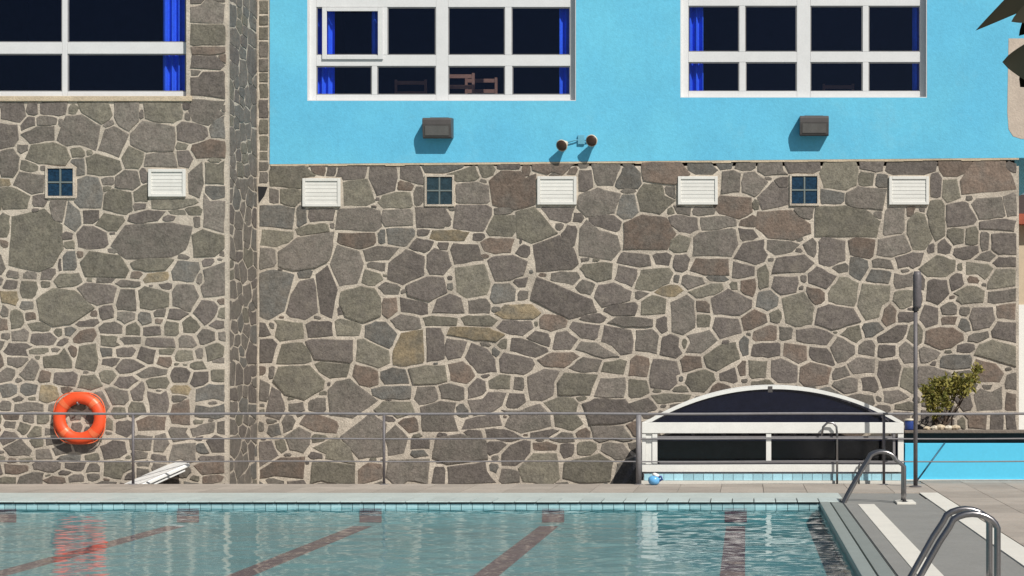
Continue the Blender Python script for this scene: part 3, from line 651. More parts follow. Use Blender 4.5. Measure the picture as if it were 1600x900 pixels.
obj('outer_wall', open_box(MB(), BX0, BX1 - .01, D_BLUE + .349, D_BLUE + 6.8, 4.95, TOP), 'blue', house)
obj('ground_floor_wall', open_box(MB(), WX1 + .01, HX1 - .01, D_MAIN + .349, D_BLUE + 6.8, Z_LOW, 4.93), 'mortar', house)
# bare plaster patch near the right corner
pp = [(1600 - 24, 60), (1575, 110), (1574, 175), (1576, 202), (1583, 213), (1596, 217), (1640, 217), (1650, 120), (1640, 60)]
obj('bare_plaster_patch', MB().prism([P(x, y, D_BLUE - .004) for x, y in pp], (0, .01, 0)), 'patch', house)
# inner corner: black piece painting the darkness of a three-cornered gap
obj('gap_shade', MB().prism([P(403, 291, D_MAIN - .006), P(418, 292, D_MAIN - .006), P(413, 306, D_MAIN - .006), P(404, 318, D_MAIN - .006)], (0, .02, 0)), 'black', main_wall)

# stones
VENTS_MAIN = [(503, 301, 59, 44), (870.5, 298, 61, 44), (1090.5, 298, 62, 44), (1420, 298, 62, 44)]
BLOCK_MAIN = [(687, 298, 40, 43), (1257, 297, 40, 43)]
VENTS_WING = [(262, 286, 58, 43)]
BLOCK_WING = [(95, 285, 40, 43)]
main_rects = [(x - w / 2 - 2, x + w / 2 + 2, y - h / 2 - 2, y + h / 2 + 2) for x, y, w, h in VENTS_MAIN] + [(x - w / 2 - 4, x + w / 2 + 4, y - h / 2 - 4, y + h / 2 + 4) for x, y, w, h in BLOCK_MAIN]
wing_rects = [(x - w / 2 - 2, x + w / 2 + 2, y - h / 2 - 2, y + h / 2 + 2) for x, y, w, h in VENTS_WING] + [(x - w / 2 - 4, x + w / 2 + 4, y - h / 2 - 4, y + h / 2 + 4) for x, y, w, h in BLOCK_WING]
def main_blocked(x, y):
    if x < 404 or x > 1589.5 or y > 780: return True
    if x > 420 and y < 258 - (x - 421) * 0.0086: return True
    if y < -60: return True
    if 400 < x < 420 and 288 < y < 320: return True
    return any(a < x < b and c < y < d for a, b, c, d in main_rects)
def wing_blocked(x, y):
    if x > 353 or x < -145 or y > 780 or y < -80: return True
    if x < 296 and y < 159: return True
    return any(a < x < b and c < y < d for a, b, c, d in wing_rects)
rng = random.Random(11)
S = parse(MAIN_STONES)
y = -50
while y < 285:
    h = rng.uniform(14, 30); S.append((412, y + h / 2, 15, h, 0, rng.choice('gdo'))); y += h + 1
S = fill_gaps(S, 405, 1588, 255, 778, main_blocked, rng)
S = fill_gaps(S, 405, 1588, 255, 778, main_blocked, rng, size=(10, 17), tight=0.96, tries=2500)
n1 = lay_stones(S, main_blocked, lambda u, v, p: P(u, v, D_MAIN) + Vector((0, -p, 0)), main_wall, rng, (6, 3, 2, 2, 1), frame=(400, 1600, 0, 762))
S = fill_gaps(parse(WING_STONES), -140, 352, -70, 778, wing_blocked, rng, size=(18, 36))
S = fill_gaps(S, -140, 352, -70, 778, wing_blocked, rng, size=(9, 15), tight=0.96, tries=2000)
n2 = lay_stones(S, wing_blocked, lambda u, v, p: P(u, v, D_WING) + Vector((0, -p, 0)), wing_wall, rng, (5, 3, 4, 1, 1), frame=(-4, 360, 0, 765))
# side of the wing: seen edge-on
def side_blocked(u, v): return u < 4 or u > 141 or v < 2 or v > 860
S = fill_gaps([], 5, 140, 3, 858, side_blocked, rng, size=(22, 44))
S = [(a, b, c, d, e, rng.choice('gdggob')) for a, b, c, d, e, f in S]
n3 = lay_stones(S, side_blocked, lambda u, v, p: Vector((WX1 - .002 + p * .8, D_WING + .01 + u * .01, Z_LOW + (862 - v) * .01)), wing_wall, rng, (1, 1, 1, 1, 1), joined='return_stones', gap=1.7)
print('stones', n1, n2, n3)

M['gasket'] = mat('grey_gasket', (0.22, 0.22, 0.225), rough=0.6)
# ------------------------------------------------------------------ windows
def bars(mb, D, y0, y1, rects):
    for x0, x1, a, b in rects: mb.box(PX(x0, D), PX(x1, D), y0, y1, PZ(b, D), PZ(a, D))
    return mb
def curtain(parent, xa, xb, ya, yb, D, seed):
    rg = random.Random(seed); n = 40
    x0, x1, z0, z1 = PX(xa, D), PX(xb, D), PZ(yb, D), PZ(ya, D)
    vs = []; fs = []; ph = rg.random() * 6
    for i in range(n + 1):
        t = i / n; w = .035 * math.sin(t * (x1 - x0) * 60 + ph) + .01 * math.sin(t * (x1 - x0) * 131 + ph)
        vs += [(x0 + t * (x1 - x0), D + w, z0), (x0 + t * (x1 - x0), D + w, z1)]
    for i in range(n): fs.append((2 * i, 2 * i + 2, 2 * i + 3, 2 * i + 1))
    return obj('curtain', MB().add(vs, fs), 'curtain', parent, smooth=True)
def window(parent, D, op, frame_rects, panes, curtains, depth=.11, label=None):
    w = bpy.data.objects.new('window', None); link(w, parent, ((op[0] + op[1]) / 2, D + depth, op[2]))
    if label: w['label'] = label
    for i, fr in enumerate(frame_rects):
        d0, d1, rects = fr
        obj('frame' if i == 0 else 'sash', bars(MB(), D + depth, D + depth + d0, D + depth + d1, rects), 'white', w, bevel=.004)
    for x0, x1, a, b in panes:
        obj('gasket', bars(MB(), D + depth, D + depth + .012, D + depth + .04, [(x0 - .5, x0 + 1.6, a - .5, b + .5), (x1 - 1.6, x1 + .5, a - .5, b + .5), (x0 + 1.7, x1 - 1.7, a - .5, a + 1.6), (x0 + 1.7, x1 - 1.7, b - 1.6, b + .5)]), 'gasket', w)
        obj('pane', bars(MB(), D + depth, D + depth + .024, D + depth + .032, [(x0 - 1, x1 + 1, a - 1, b + 1)]), 'glass', w)
    for k, c in enumerate(curtains): curtain(w, *c, D + depth + .16, k + 3)
    return w
def reveal(parent, op, D, depth, t=.012):
    x0, x1, z0, z1 = op
    mb = MB().box(x0, x0 + t, D + .003, D + .3, z0, z1).box(x1 - t, x1, D + .003, D + .3, z0, z1).box(x0 + t + .001, x1 - t - .001, D + .003, D + .3, z0, z0 + t).box(x0 + t + .001, x1 - t - .001, D + .003, D + .3, z1 - t, z1)
    obj('reveal', mb, 'white', parent)
# first blue-wall window (left, with one sliding sash drawn aside)
top, bot = -20, 159
xl = [487, 896]
fr = [(0, .055, [(482.4, 494, top, bot), (891, 901.4, top, bot), (494.2, 681, 148, bot), (700.2, 890.8, 148, bot), (681.2, 700, top, bot), (494.2, 681, 86, 103), (700.2, 890.8, 86, 103),
                 (494.2, 681, top, 11), (700.2, 890.8, top, 11), (598, 605, 11.2, 85.8), (789, 799, 11.2, 85.8), (581, 589, 103.2, 147.8), (789, 800, 103.2, 147.8)]),
      (-.03, -.002, [(504, 511, 12, 93), (591, 599, 12, 93), (511.2, 590.8, 12, 18), (511.2, 590.8, 87, 93)])]
w1 = window(house, D_BLUE, W1, fr, [(494, 598, 11, 86), (605, 681, 11, 86), (700, 789, 11, 86), (799, 891, 11, 86), (494, 581, 103, 148), (589, 681, 103, 148), (700, 789, 103, 148), (800, 891, 103, 148)],
            [(488, 524, -20, 152), (580, 592, -20, 88), (874, 897, -20, 152)], label='window with a sliding sash drawn aside at its upper left')
reveal(w1, W1, D_BLUE, .11)
top, bot = -24, 154
fr = [(0, .055, [(1062.5, 1075.5, top, bot), (1437.5, 1448, top, bot), (1075.7, 1245, 142.5, bot), (1266.2, 1437.3, 142.5, bot), (1245.2, 1266, top, bot), (1075.7, 1245, 81, 97), (1266.2, 1437.3, 81, 97),
                 (1075.7, 1245, top, 9), (1266.2, 1437.3, top, 9), (1155, 1164, 9.2, 80.8), (1348, 1357, 9.2, 80.8), (1155, 1165, 97.2, 142.3), (1348, 1357, 97.2, 142.3)])]
w2 = window(house, D_BLUE, W2, fr, [(1075, 1155, 9, 81), (1164, 1245, 9, 81), (1266, 1348, 9, 81), (1357, 1438, 9, 81), (1075, 1155, 97, 143), (1165, 1245, 97, 143), (1266, 1348, 97, 143), (1357, 1438, 97, 143)],
            [(1072, 1099, -20, 152), (1426, 1446, -20, 152)])
reveal(w2, W2, D_BLUE, .11)
opw = (wl, wr, wb, wt)
fr = [(0, .06, [(-88, -80, -68, 151.5), (97, 105, -68, 151.5), (-79.8, 96.8, 66, 84), (105.2, 292, 66, 84), (-79.8, 96.8, 143, 151.5), (105.2, 292, 143, 151.5), (-79.8, 96.8, -68, -60), (105.2, 292, -68, -60)])]
w3 = window(wing, D_WING, opw, fr, [(-80, 97, -60, 66), (105, 290, -60, 66), (-80, 97, 84, 143), (105, 290, 84, 143)], [(253, 290, -68, 150)], depth=.10)
obj('sill', MB().box(PX(-92, D_WING), PX(300, D_WING), D_WING - .03, D_WING + .02, PZ(158.5, D_WING), PZ(150.5, D_WING)), 'cream', w3, bevel=.006)

# furniture seen through the panes
def room_chair(xc, yb_, D, label, m='wood', s=1.0):
    b = P(xc, yb_, D); c = thing('chair', (b.x, D, b.z), label, 'chair')
    x0, x1 = b.x - .24 * s, b.x + .24 * s
    h = 1.0 * s
    for xx in (x0, x1):
        obj('leg', MB().box(xx - .02, xx + .02, D - .02, D + .02, b.z, b.z + h), m, c)
        obj('leg', MB().box(xx - .02, xx + .02, D + .4, D + .44, b.z, b.z + .44 * s), m, c)
    for k in (.62, .78, .95):
        obj('slat', MB().box(x0 + .021, x1 - .021, D - .012, D + .012, b.z + k * h - .03, b.z + k * h + .03), m, c)
    obj('seat', MB().box(x0 - .02, x1 + .02, D + .021, D + .46, b.z + .4405 * s, b.z + .48 * s), m, c, bevel=.006)
    return c
cf = W1[2] - .48
def chair_at(x, D, label): room_chair(x, CY - (cf - EYE) * F / D, D, label)
chair_at(716, D_BLUE + .5, 'brown wooden slat-back chair behind the right half of the left blue-wall window')
chair_at(752, D_BLUE + .9, 'brown wooden chair just right of another behind the left blue-wall window')
chair_at(642, D_BLUE + 1.1, 'brown wooden chair low behind the second pane of the left blue-wall window')
chair_at(1310, D_BLUE + 1.5, 'brown wooden chair behind the third lower pane of the right blue-wall window')

# ------------------------------------------------------------------ louvre vents and glass-block windows
def vent(parent, x, y, w, h, D):
    v = bpy.data.objects.new('vent', None); c = P(x, y + h / 2, D); link(v, parent, c)
    x0, x1, z0, z1 = PX(x - w / 2, D), PX(x + w / 2, D), PZ(y + h / 2, D), PZ(y - h / 2, D); b = .045
    mb = MB().box(x0, x0 + b, D - .045, D + .01, z0, z1).box(x1 - b, x1, D - .045, D + .01, z0, z1).box(x0 + b + .001, x1 - b - .001, D - .045, D + .01, z0, z0 + b).box(x0 + b + .001, x1 - b - .001, D - .045, D + .01, z1 - b, z1)
    obj('frame', mb, 'white_old', v, bevel=.004)
    n = 6; hh = (z1 - z0 - 2 * b) / n
    for k in range(n):
        za = z0 + b + k * hh
        obj('slat', MB().prism([(x0 + b + .001, D - .031, za + .001), (x0 + b + .001, D - .016, za + .001), (x0 + b + .001, D - .016, za + hh - .001), (x0 + b + .001, D - .027, za + hh - .001)], (x1 - x0 - 2 * b - .002, 0, 0)), 'white_old', v)
    obj('backing', MB().box(x0 + b + .001, x1 - b - .001, D - .009, D + .008, z0 + b + .001, z1 - b - .001), 'white_old', v)
for a in VENTS_MAIN: vent(house, *a, D_MAIN)
for a in VENTS_WING: vent(wing, *a, D_WING)
def block_window(parent, x, y, w, h, D, m):
    v = bpy.data.objects.new('small_window', None); link(v, parent, P(x, y + h / 2, D))
    x0, x1, z0, z1 = PX(x - w / 2, D), PX(x + w / 2, D), PZ(y + h / 2, D), PZ(y - h / 2, D); b = .03
    mb = MB().box(x0 - b, x0, D - .03, D + .01, z0 - b, z1 + b).box(x1, x1 + b, D - .03, D + .01, z0 - b, z1 + b).box(x0 + .001, x1 - .001, D - .03, D + .01, z0 - b, z0).box(x0 + .001, x1 - .001, D - .03, D + .01, z1, z1 + b)
    obj('surround', mb, 'mortar', v)
    xm, zm = (x0 + x1) / 2, (z0 + z1) / 2; t = .012
    obj('glazing_bar', MB().box(xm - t, xm + t, D - .022, D + .008, z0, z1).box(x0 + .001, xm - t - .001, D - .022, D + .008, zm - t, zm + t).box(xm + t + .001, x1 - .001, D - .022, D + .008, zm - t, zm + t), 'bar', v)
    for a, b2 in ((x0 + .001, xm - t - .001), (xm + t + .001, x1 - .001)):
        for c, d in ((z0 + .001, zm - t - .001), (zm + t + .001, z1 - .001)):
            obj('pane', MB().box(a, b2, D - .012, D + .006, c, d), m, v, bevel=.006)
block_window(house, *BLOCK_MAIN[0], D_MAIN, 'block_grey')
block_window(house, *BLOCK_MAIN[1], D_MAIN, 'block')
block_window(wing, *BLOCK_WING[0], D_WING, 'block')

# ------------------------------------------------------------------ wall lamps
def flood_lamp(x0, x1, y0, y1, label):
    D = D_BLUE
    X0, X1, Z0, Z1 = PX(x0, D), PX(x1, D), PZ(y1, D), PZ(y0, D); H = Z1 - Z0
    t = thing('wall_floodlight', ((X0 + X1) / 2, D, Z0), label, 'wall lamp', 'floodlights on the blue wall')
    prof = [(-.002, Z1 - .01), (-.20, Z1 - .03), (-.23, Z1 - .06), (-.23, Z0 + .62 * H), (-.19, Z0 + .02), (-.17, Z0), (-.002, Z0 + .03)]
    obj('housing', MB().prism([(X0, D + d, z) for d, z in prof], (X1 - X0, 0, 0)), 'lamp', t, bevel=.008)
    n = Vector((0, -(.62 * H - .02), -.04)).normalized()
    a, b = Vector((0, D - .23, Z0 + .62 * H)), Vector((0, D - .19, Z0 + .02))
    def q(x, s, off): p = a.lerp(b, s) + n * off; return (x, p.y, p.z)
    obj('lens', MB().prism([q(X0 + .04, .12, .001), q(X1 - .04, .12, .001), q(X1 - .04, .86, .001), q(X0 + .04, .86, .001)], n * .008), 'lamp_glass', t)
    obj('wall_plate', MB().box(X0 + .08, X1 - .08, D - .004, D + .02, Z0 + .05, Z1 + .005), 'lamp', t)
flood_lamp(664, 709, 184, 219, 'dark grey box floodlight on the blue wall under the left blue-wall window')
flood_lamp(1249, 1294, 181, 215, 'dark grey box floodlight on the blue wall under the right blue-wall window')
t = thing('twin_spotlight', P(908, 232, D_BLUE), 'pair of small round brown spotlights on the blue wall just above the stone', 'spotlight')
obj('base', MB().box(PX(903, D_BLUE), PX(914, D_BLUE), D_BLUE - .035, D_BLUE + .003, PZ(226, D_BLUE), PZ(211, D_BLUE)), 'bracket', t, bevel=.008)
for sx, (hx, hy), ln, ax in ((-1, (885, 224), .19, Vector((-.30, -1, -.35))), (1, (930.5, 218.5), .20, Vector((-.22, -1, -.22)))):
    h = P(hx, hy, D_BLUE)
    obj('arm', MB().tube([P(908 + 4 * sx, 219, D_BLUE - .02), P(908 + 10 * sx, 219, D_BLUE - .04), h + Vector((0, -.03, .0))], .010), 'bracket', t, smooth=True)
    ax = ax.normalized(); h = h + Vector((0, -.02, 0))
    hd = obj('lamp_head', MB().lathe(h, [(.028, .0), (.042, .02), (.046, .08), (.084, ln - .03), (.094, ln)], ax), 'pale', t, smooth=True)
    obj('lens', MB().lathe(h + ax * (ln + .001), [(.084, 0), (.08, .006), (.045, .018), (.02, .022)], ax), 'spot', hd, smooth=True)

# ------------------------------------------------------------------ railing along the far edge of the deck
fz = thing('railing', (0, D_FENCE, 0), 'grey tubular steel railing with three rails in front of the stone walls', 'railing')
px_posts = (-190, 208, 600, 998, 1381, 1770)
for x in px_posts:
    X = PX(x, D_FENCE); r = .020 if x != 998 else .038
    po = obj('post', MB().tube([(X, D_FENCE, -.002), (X, D_FENCE, PZ(648, D_FENCE))], r, 12), 'pole' if x != 998 else 'rail', fz, smooth=True)
    obj('base_plate', MB().lathe((X, D_FENCE, -.001), [(.06, 0), (.06, .008), (.03, .012)], (0, 0, 1), 16), 'rail', po)
for y, r in ((646.5, .019), (685.5, .011), (721, .010)):
    Z = PZ(y, D_FENCE)
    a = [(X, D_FENCE, Z + .004 * math.sin(X * 1.7)) for X in np.linspace(PX(-190, D_FENCE), PX(1770, D_FENCE), 50)]
    obj('rail', MB().tube(a, r, 10), 'rail', fz, smooth=True)

# ------------------------------------------------------------------ lifebuoy on the wing
c = P(129, 653, D_WING); Rb, rb = .298, .088
lb = thing('lifebuoy', (c.x, D_WING, c.z - Rb - rb), 'orange ring lifebuoy hanging on the rubble stone wall at left', 'lifebuoy')
def torus(cen, R0, r0, a0=0, a1=2 * math.pi, n=56, seg=18, sq=1.0):
    vs = []; fs = []; full = abs(a1 - a0 - 2 * math.pi) < 1e-4
    m = n if full else n + 1
    for i in range(m):
        t = a0 + (a1 - a0) * i / n
        for k in range(seg):
            p = 2 * math.pi * k / seg
            rr = R0 + r0 * math.cos(p)
            vs.append((cen.x + rr * math.cos(t), cen.y + r0 * sq * math.sin(p), cen.z + rr * math.sin(t)))
    for i in range(n):
        i2 = (i + 1) % m
        for k in range(seg): fs.append((i * seg + k, i2 * seg + k, i2 * seg + (k + 1) % seg, i * seg + (k + 1) % seg))
    return MB().add(vs, fs)
cc = Vector((c.x, D_WING - .105, c.z))
obj('ring', torus(cc, Rb, rb, sq=.8), 'orange', lb, smooth=True)
for a in (45, 135, 225, 315):
    obj('band', torus(cc, Rb, rb + .003, R(a - 7), R(a + 7), n=6, sq=.82), 'orange_band', lb, smooth=True)
obj('grab_line', MB().tube([cc + Vector(((Rb + rb + .012 + .02 * math.cos(4 * t + math.pi)) * math.cos(t), -.01, (Rb + rb + .012 + .02 * math.cos(4 * t + math.pi)) * math.sin(t))) for t in np.linspace(0, 2 * math.pi, 49)], .008, 6), 'orange_band', lb, smooth=True)
obj('hook', MB().tube([(c.x, D_WING + .0, c.z + .235), (c.x, D_WING - .17, c.z + .20), (c.x, D_WING - .2, c.z + .235)], .012, 8), 'rail', lb, smooth=True)

# ------------------------------------------------------------------ lounger behind the railing (only its raised back shows)
lo = thing('sun_lounger', (-8.95, 24.0, Z_LOW), 'white plastic sun lounger showing its raised back behind the railing, below the lifebuoy', 'sun lounger')
a = R(38)
def LP(u, v, z):    # along, across, up
    return Vector((-8.80 + u * math.cos(a) - v * math.sin(a), 23.92 + u * math.sin(a) + v * math.cos(a), z))
def slab(name, u0, z0, u1, z1, v0, v1, t, parent):
    d = Vector((-(z1 - z0), 0, (u1 - u0))).normalized() * t
    q = [LP(u0, v0, z0), LP(u1, v0, z1), LP(u1, v1, z1), LP(u0, v1, z0)]
    nrm = (LP(d.x, 0, d.z) - LP(0, 0, 0))
    return obj(name, MB().prism(q, nrm), 'plastic', parent, bevel=.008)
for k in range(4): slab('back_slat', -.05, -.09, .72, .225, -.30 + k * .15, -.1515 + k * .15, .05, lo)
slab('back_rail', .0, -.12, .66, .15, -.27, -.23, .035, lo); slab('back_rail', .0, -.12, .66, .15, .22, .26, .035, lo)
for k in range(9): slab('seat_slat', -1.3 + k * .14, -.06, -1.3 + k * .14 + .125, -.06, -.28, .28, .025, lo)
slab('side_rail', -1.32, -.1, .5, -.1, -.28, -.24, .04, lo); slab('side_rail', -1.32, -.1, .5, -.1, .24, .28, .04, lo)
for u in (-1.2, .4):
    for v in (-.26, .26):
        p0 = LP(u, v, Z_LOW); p1 = LP(u, v, -.1)
        obj('leg', MB().tube([p0, p1], .025, 8), 'plastic', lo)

# ------------------------------------------------------------------ raised small pool and its arched enclosure
EX0, EX1 = PX(1003, D_ENC), PX(1412, D_ENC); E2 = 25.55
eb = thing('small_pool', ((EX0 + EX1) / 2, D_ENC, Z_LOW), 'low small pool edged with light blue tiles under the arched enclosure', 'pool')
ez = lambda y: PZ(y, D_ENC)
obj('kerb', MB().box(EX0 + .02, EX1 - .02, D_ENC + .03, E2 - .05, Z_LOW, ez(739.5)), 'alu', eb)
obj('footing', MB().box(EX0 - .01, EX1 + .0, D_ENC - .02, D_ENC + .029, Z_LOW, ez(751)), 'stripe', eb)
n = 26; w = (EX1 - EX0 - .06) / n
q = box('tile', -w / 2 + .004, w / 2 - .004, -.008, .008, 0, ez(740.5) - ez(750.5), 'pooltile'); tm = q.data; bpy.data.objects.remove(q)
tm.materials[0] = M['enc_tile'] = mat('pale_blue_tile', (0.36, 0.62, 0.72), rough=0.3, var=0.1, rnd=0.16)
for k in range(n):
    o = bpy.data.objects.new('tile', tm); link(o, eb, (EX0 + .03 + (k + .5) * w, D_ENC + .02, ez(750.5)))
en = thing('pool_enclosure', ((EX0 + EX1) / 2, D_ENC, ez(739)), 'white-framed arched pool enclosure with dark glazing against the stone wall', 'pool enclosure')
obj('base_beam', MB().box(EX0, EX1, D_ENC - .01, D_ENC + .07, ez(737.5), ez(725.5)), 'alu', en, bevel=.006)
obj('cross_beam', MB().box(EX0, EX1, D_ENC - .012, D_ENC + .07, ez(677), ez(660)), 'alu', en, bevel=.006)
obj('lower_rail', MB().box(EX0 + .25, EX1 - .1, D_ENC, D_ENC + .05, ez(725.4), ez(721)), 'rail', en)
for xa, xb, m in ((1003, 1009, 'alu'), (1019, 1027, 'alu'), (1197, 1205, 'alu'), (1395, 1399, 'rail'), (1403, 1412, 'alu')):
    obj('upright', MB().box(PX(xa, D_ENC), PX(xb, D_ENC), D_ENC + .001, D_ENC + .06, ez(725), ez(677.3)), m, en, bevel=.004)
obj('end_panel', MB().box(PX(1009.3, D_ENC), PX(1018.7, D_ENC), D_ENC + .02, D_ENC + .04, ez(725), ez(677.3)), 'alu', en)
obj('top_rail', MB().box(PX(1027.3, D_ENC), PX(1394.7, D_ENC), D_ENC + .008, D_ENC + .05, ez(685), ez(681.5)), 'rail', en)
for xa, xb in ((1027.3, 1196.7), (1205.3, 1394.7)):
    obj('pane', MB().box(PX(xa, D_ENC), PX(xb, D_ENC), D_ENC + .02, D_ENC + .028, ez(720.8), ez(685.2)), 'poly', en)
# arch
def arch_pts(n=40, dz=0.0, x0=EX0 + .03, x1=EX1, zb_=ez(660), zt=ez(602.5)):
    c_ = (x1 - x0) / 2; h_ = zt - zb_; rad = (c_ * c_ + h_ * h_) / (2 * h_); zc = zt - rad; th = math.asin(c_ / rad)
    return [((x0 + x1) / 2 + (rad + dz) * math.sin(t), zc + (rad + dz) * math.cos(t)) for t in np.linspace(-th, th, n)]
outer, inner = arch_pts(dz=0.0), arch_pts(dz=-.05)
def arch_rib(name, y0, y1, o_, i_, m):
    mb = MB(); k = len(o_); vs = []
    for (xo, zo), (xi, zi) in zip(o_, i_): vs += [(xo, y0, zo), (xi, y0, max(zi, ez(660))), (xi, y1, max(zi, ez(660))), (xo, y1, zo)]
    fs = [(0, 3, 2, 1), (4 * k - 4, 4 * k - 3, 4 * k - 2, 4 * k - 1)]
    for j in range(k - 1):
        for s in range(4): fs.append((4 * j + s, 4 * j + (s + 1) % 4, 4 * j + 4 + (s + 1) % 4, 4 * j + 4 + s))
    return obj(name, mb.add(vs, fs), m, en)
arch_rib('arch_rib', D_ENC - .005, D_ENC + .055, outer, inner, 'alu')
arch_rib('arch_rib', E2 - .06, E2, outer, inner, 'alu')
pts = [(x, max(z, ez(659.8))) for x, z in arch_pts(dz=-.05)]
obj('arch_pane', MB().prism([(x, D_ENC + .02, z) for x, z in pts], (0, .008, 0)), 'poly', en)
ro, ri = arch_pts(dz=-.012), arch_pts(dz=-.02)
arch_rib('roof_sheet', D_ENC + .056, E2 - .061, ro, ri, 'poly')
obj('ridge_clip', MB().box(PX(1200, D_ENC), PX(1207, D_ENC), D_ENC - .012, D_ENC + .02, ez(613), ez(603.5)), 'lamp', en)
for X in (EX0, EX1 - .06):
    obj('side_beam', MB().box(X, X + .06, D_ENC + .0701, E2, ez(677), ez(660)), 'alu', en)
    obj('side_beam', MB().box(X, X + .06, D_ENC + .0701, E2, ez(737.5), ez(725.5)), 'alu', en)
    obj('side_pane', MB().box(X + .026, X + .034, D_ENC + .0701, E2, ez(725.4), ez(677.1)), 'poly', en)
obj('lining', open_box(MB(), EX0 + .07, EX1 - .07, D_ENC + .3, E2 - .005, ez(737), ez(690)), 'dark', en)
obj('back_panel', MB().prism([(x, E2 - .004, z) for x, z in [(a_, max(b_, ez(680))) for a_, b_ in arch_pts(dz=-.07)]], (0, -.01, 0)), 'dark', en)

# steel grab rail in front of the enclosure
D2 = 23.72
gr = thing('grab_rail', P(1308, 752, D2), 'thin steel hooked grab rail in front of the arched enclosure', 'handrail')
for dx in (0,):
    pth = [P(1284, 681, D2), P(1286, 667, D2), P(1293, 660.5, D2), P(1302, 661, D2), P(1307, 667, D2), P(1308, 680, D2), (P(1308, 680, D2).x, D2, 0 if D2 < D_DECK else Z_LOW)]
    obj('tube', MB().tube(pth, .016, 10), 'steel', gr, smooth=True)
pth = [(PX(1342, D2), D2, Z_LOW), P(1342, 728, D2), P(1345, 722, D2), P(1352, 720, D2)]
obj('brace', MB().tube(pth, .014, 10), 'steel', gr, smooth=True)

# blue floater lying on the deck by the railing
fl = thing('chlorine_floater', P(1022, 757.5, 23.40), 'small light blue plastic float on the deck by the railing post', 'pool float')
fb = Vector((PX(1022, 23.4), 23.40, 0.0))
obj('body', MB().lathe(fb, [(.03, .0), (.07, .02), (.085, .06), (.08, .10), (.045, .13)], (0, 0, 1)), 'ballblue', fl, smooth=True)
obj('lid', MB().lathe(fb + Vector((.02, 0, .125)), [(.05, 0), (.055, .02), (.03, .04)], (.4, 0, 1)), 'plastic', fl, smooth=True)
obj('handle', MB().tube([fb + Vector((.06, -.02, .11)), fb + Vector((.10, -.02, .12)), fb + Vector((.115, -.02, .08)), fb + Vector((.07, -.02, .06))], .016, 8), 'navy', fl, smooth=True)

# ------------------------------------------------------------------ blue low wall with planter, shrub and drum at right
DW = 24.35
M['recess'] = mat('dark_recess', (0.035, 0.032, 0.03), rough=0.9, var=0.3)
LW0, LW1 = PX(1414, DW), 9.0
lw = thing('low_wall', (4, DW, 0), 'low bright blue planter wall with brown coping at right behind the railing', 'wall')
ztop = PZ(672.5, DW + .06)
obj('wall', MB().box(LW0, LW1, DW, DW + .2, Z_LOW, PZ(693, DW)), 'lowblue', lw, bevel=.006)
obj('plinth', MB().box(LW0, LW1, DW - .03, DW - .0005, -.05, PZ(749, DW)), 'stripe', lw)
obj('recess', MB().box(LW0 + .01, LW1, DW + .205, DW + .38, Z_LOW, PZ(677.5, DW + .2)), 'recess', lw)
obj('coping', MB().box(LW0, LW1, DW + .06, DW + .42, PZ(677, DW + .06), ztop), 'ledge', lw, bevel=.008)
obj('soil', MB().box(LW0 + .01, LW1, DW + .425, D_MAIN - .05, Z_LOW, PZ(676, DW + .4)), 'soil', lw)
rg = random.Random(4)
for k in range(5):
    X = PX(1450 + k * 10 + rg.uniform(-3, 3), DW + .2); Z = ztop
    ro_ = thing('rock', (X, (DW + .2), Z), ('leftmost', 'second from left', 'middle', 'second from right', 'rightmost')[k] + ' pale rough stone on the planter coping below the shrub', 'stone', 'pale stones on the planter coping')
    s = rg.uniform(.035, .055)
    mb = MB(); vs = []
    for i in range(5):
        for j in range(8):
            ph, t_ = math.pi * i / 4, 2 * math.pi * j / 8; q_ = s * rg.uniform(.8, 1.15)
            vs.append((X + 1.5 * q_ * math.sin(ph) * math.cos(t_), (DW + .2) + q_ * math.sin(ph) * math.sin(t_), Z + s * .75 + .85 * s * math.cos(ph)))
    fs = [(i * 8 + j, i * 8 + (j + 1) % 8, (i + 1) * 8 + (j + 1) % 8, (i + 1) * 8 + j) for i in range(4) for j in range(8)]
    obj('block', mb.add(vs, fs), 'pale' if k % 2 else 'cream', ro_)
dr = thing('drum', (PX(1421.5, DW + .2), DW + .2, ztop), 'small dark blue tub with a tan lid on the planter coping beside the enclosure', 'tub')
b0 = Vector((PX(1421.5, DW + .2), DW + .2, ztop))
obj('body', MB().lathe(b0, [(.066, 0), (.075, .02), (.078, .13), (.074, .14)], (0, 0, 1)), 'navy', dr, smooth=True)
obj('lid', MB().lathe(b0 + Vector((0, 0, .1405)), [(.084, 0), (.084, .022), (.03, .03)], (0, 0, 1)), 'pale', dr, smooth=True)

